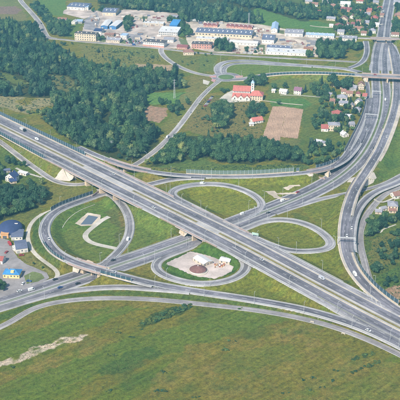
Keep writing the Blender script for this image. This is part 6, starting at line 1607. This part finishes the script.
fz = PP([(-10, 335), (60, 305), (200, 306), (300, 321), (410, 362), (420, 410), (-20, 410)])[:, :2]
lo, hi = fz.min(0), fz.max(0)
cand = RNG.uniform(lo, hi, (26000, 2)); nzv = vnoise(61, cand[:, 0], cand[:, 1], 14, 3)
for (x, y), nv in zip(cand, nzv):
    if nv > .47 and inpoly(np.array([x]), np.array([y]), fz)[0] and clear_of(x, y) > 1.5: rows.append((x, y, -.06, random.uniform(.15, .45), random.uniform(.3, .6), random.uniform(0, 6), random.randrange(3)))
for wpoly, num, s in (([(150, 168), (300, 164), (310, 170), (150, 171)], 500, .9), ([(30, 226), (46, 214), (44, 238), (66, 262), (33, 248)], 260, .5), ([(364, 240), (400, 230), (400, 300), (372, 284)], 700, .8), ([(0, 98), (56, 100), (60, 120), (0, 105)], 500, 1.0), ([(84, 46), (158, 51), (160, 62), (100, 64)], 500, 1.1), ([(200, 98), (262, 100), (262, 138), (190, 130)], 700, .9), ([(156, 205), (190, 229), (180, 231), (142, 208)], 200, .8), ([(0, 140), (60, 182), (40, 188), (0, 160)], 300, .7)):
    qq = PP(wpoly)[:, :2]; lo, hi = qq.min(0), qq.max(0)
    for x, y in RNG.uniform(lo, hi, (num, 2)):
        if inpoly(np.array([x]), np.array([y]), qq)[0] and clear_of(x, y) > 1.5: rows.append((x, y, float(ground_z(x, y)) - .1, random.uniform(.4, 1.1) * s, random.uniform(.6, 1), random.uniform(0, 6), random.randrange(3, 6)))
for k_ in range(15):
    x, y = random.uniform(40, 360), random.uniform(345, 392); p = P(x, y); g = link('tussock', WEEDS[k_ % 3]); r_ = random.uniform(.7, 1.1); g.location = (p[0], p[1], -.05); g.scale = (r_, r_, r_ * .7)
    tag(g, 'olive tussock of tall weeds in the foreground meadow', 'tussock', 'tussocks in the foreground meadow')
scatter('meadow_weeds', rows, [proto_for(m_) for m_ in WEEDS + SHRUBS], 'tufts of weeds and low scrub in the meadows', 'weeds')

# ------------------------------------------------------------------ the air
k = NT('haze_air'); k.t.nodes.remove(k.b)
pv = k.n('ShaderNodeVolumePrincipled'); pv.inputs['Color'].default_value = (0.26, 0.72, 1.0, 1); pv.inputs['Density'].default_value = HAZE; pv.inputs['Anisotropy'].default_value = 0.0
k.l(pv.outputs[0], k.t.nodes['Material Output'].inputs['Volume'])
o = add('haze', boxv(-15000, 15000, -7000, 23000, -3, 402), BOXF, k.m); tag(o, 'thin bluish haze over the whole landscape', 'haze', kind='stuff')
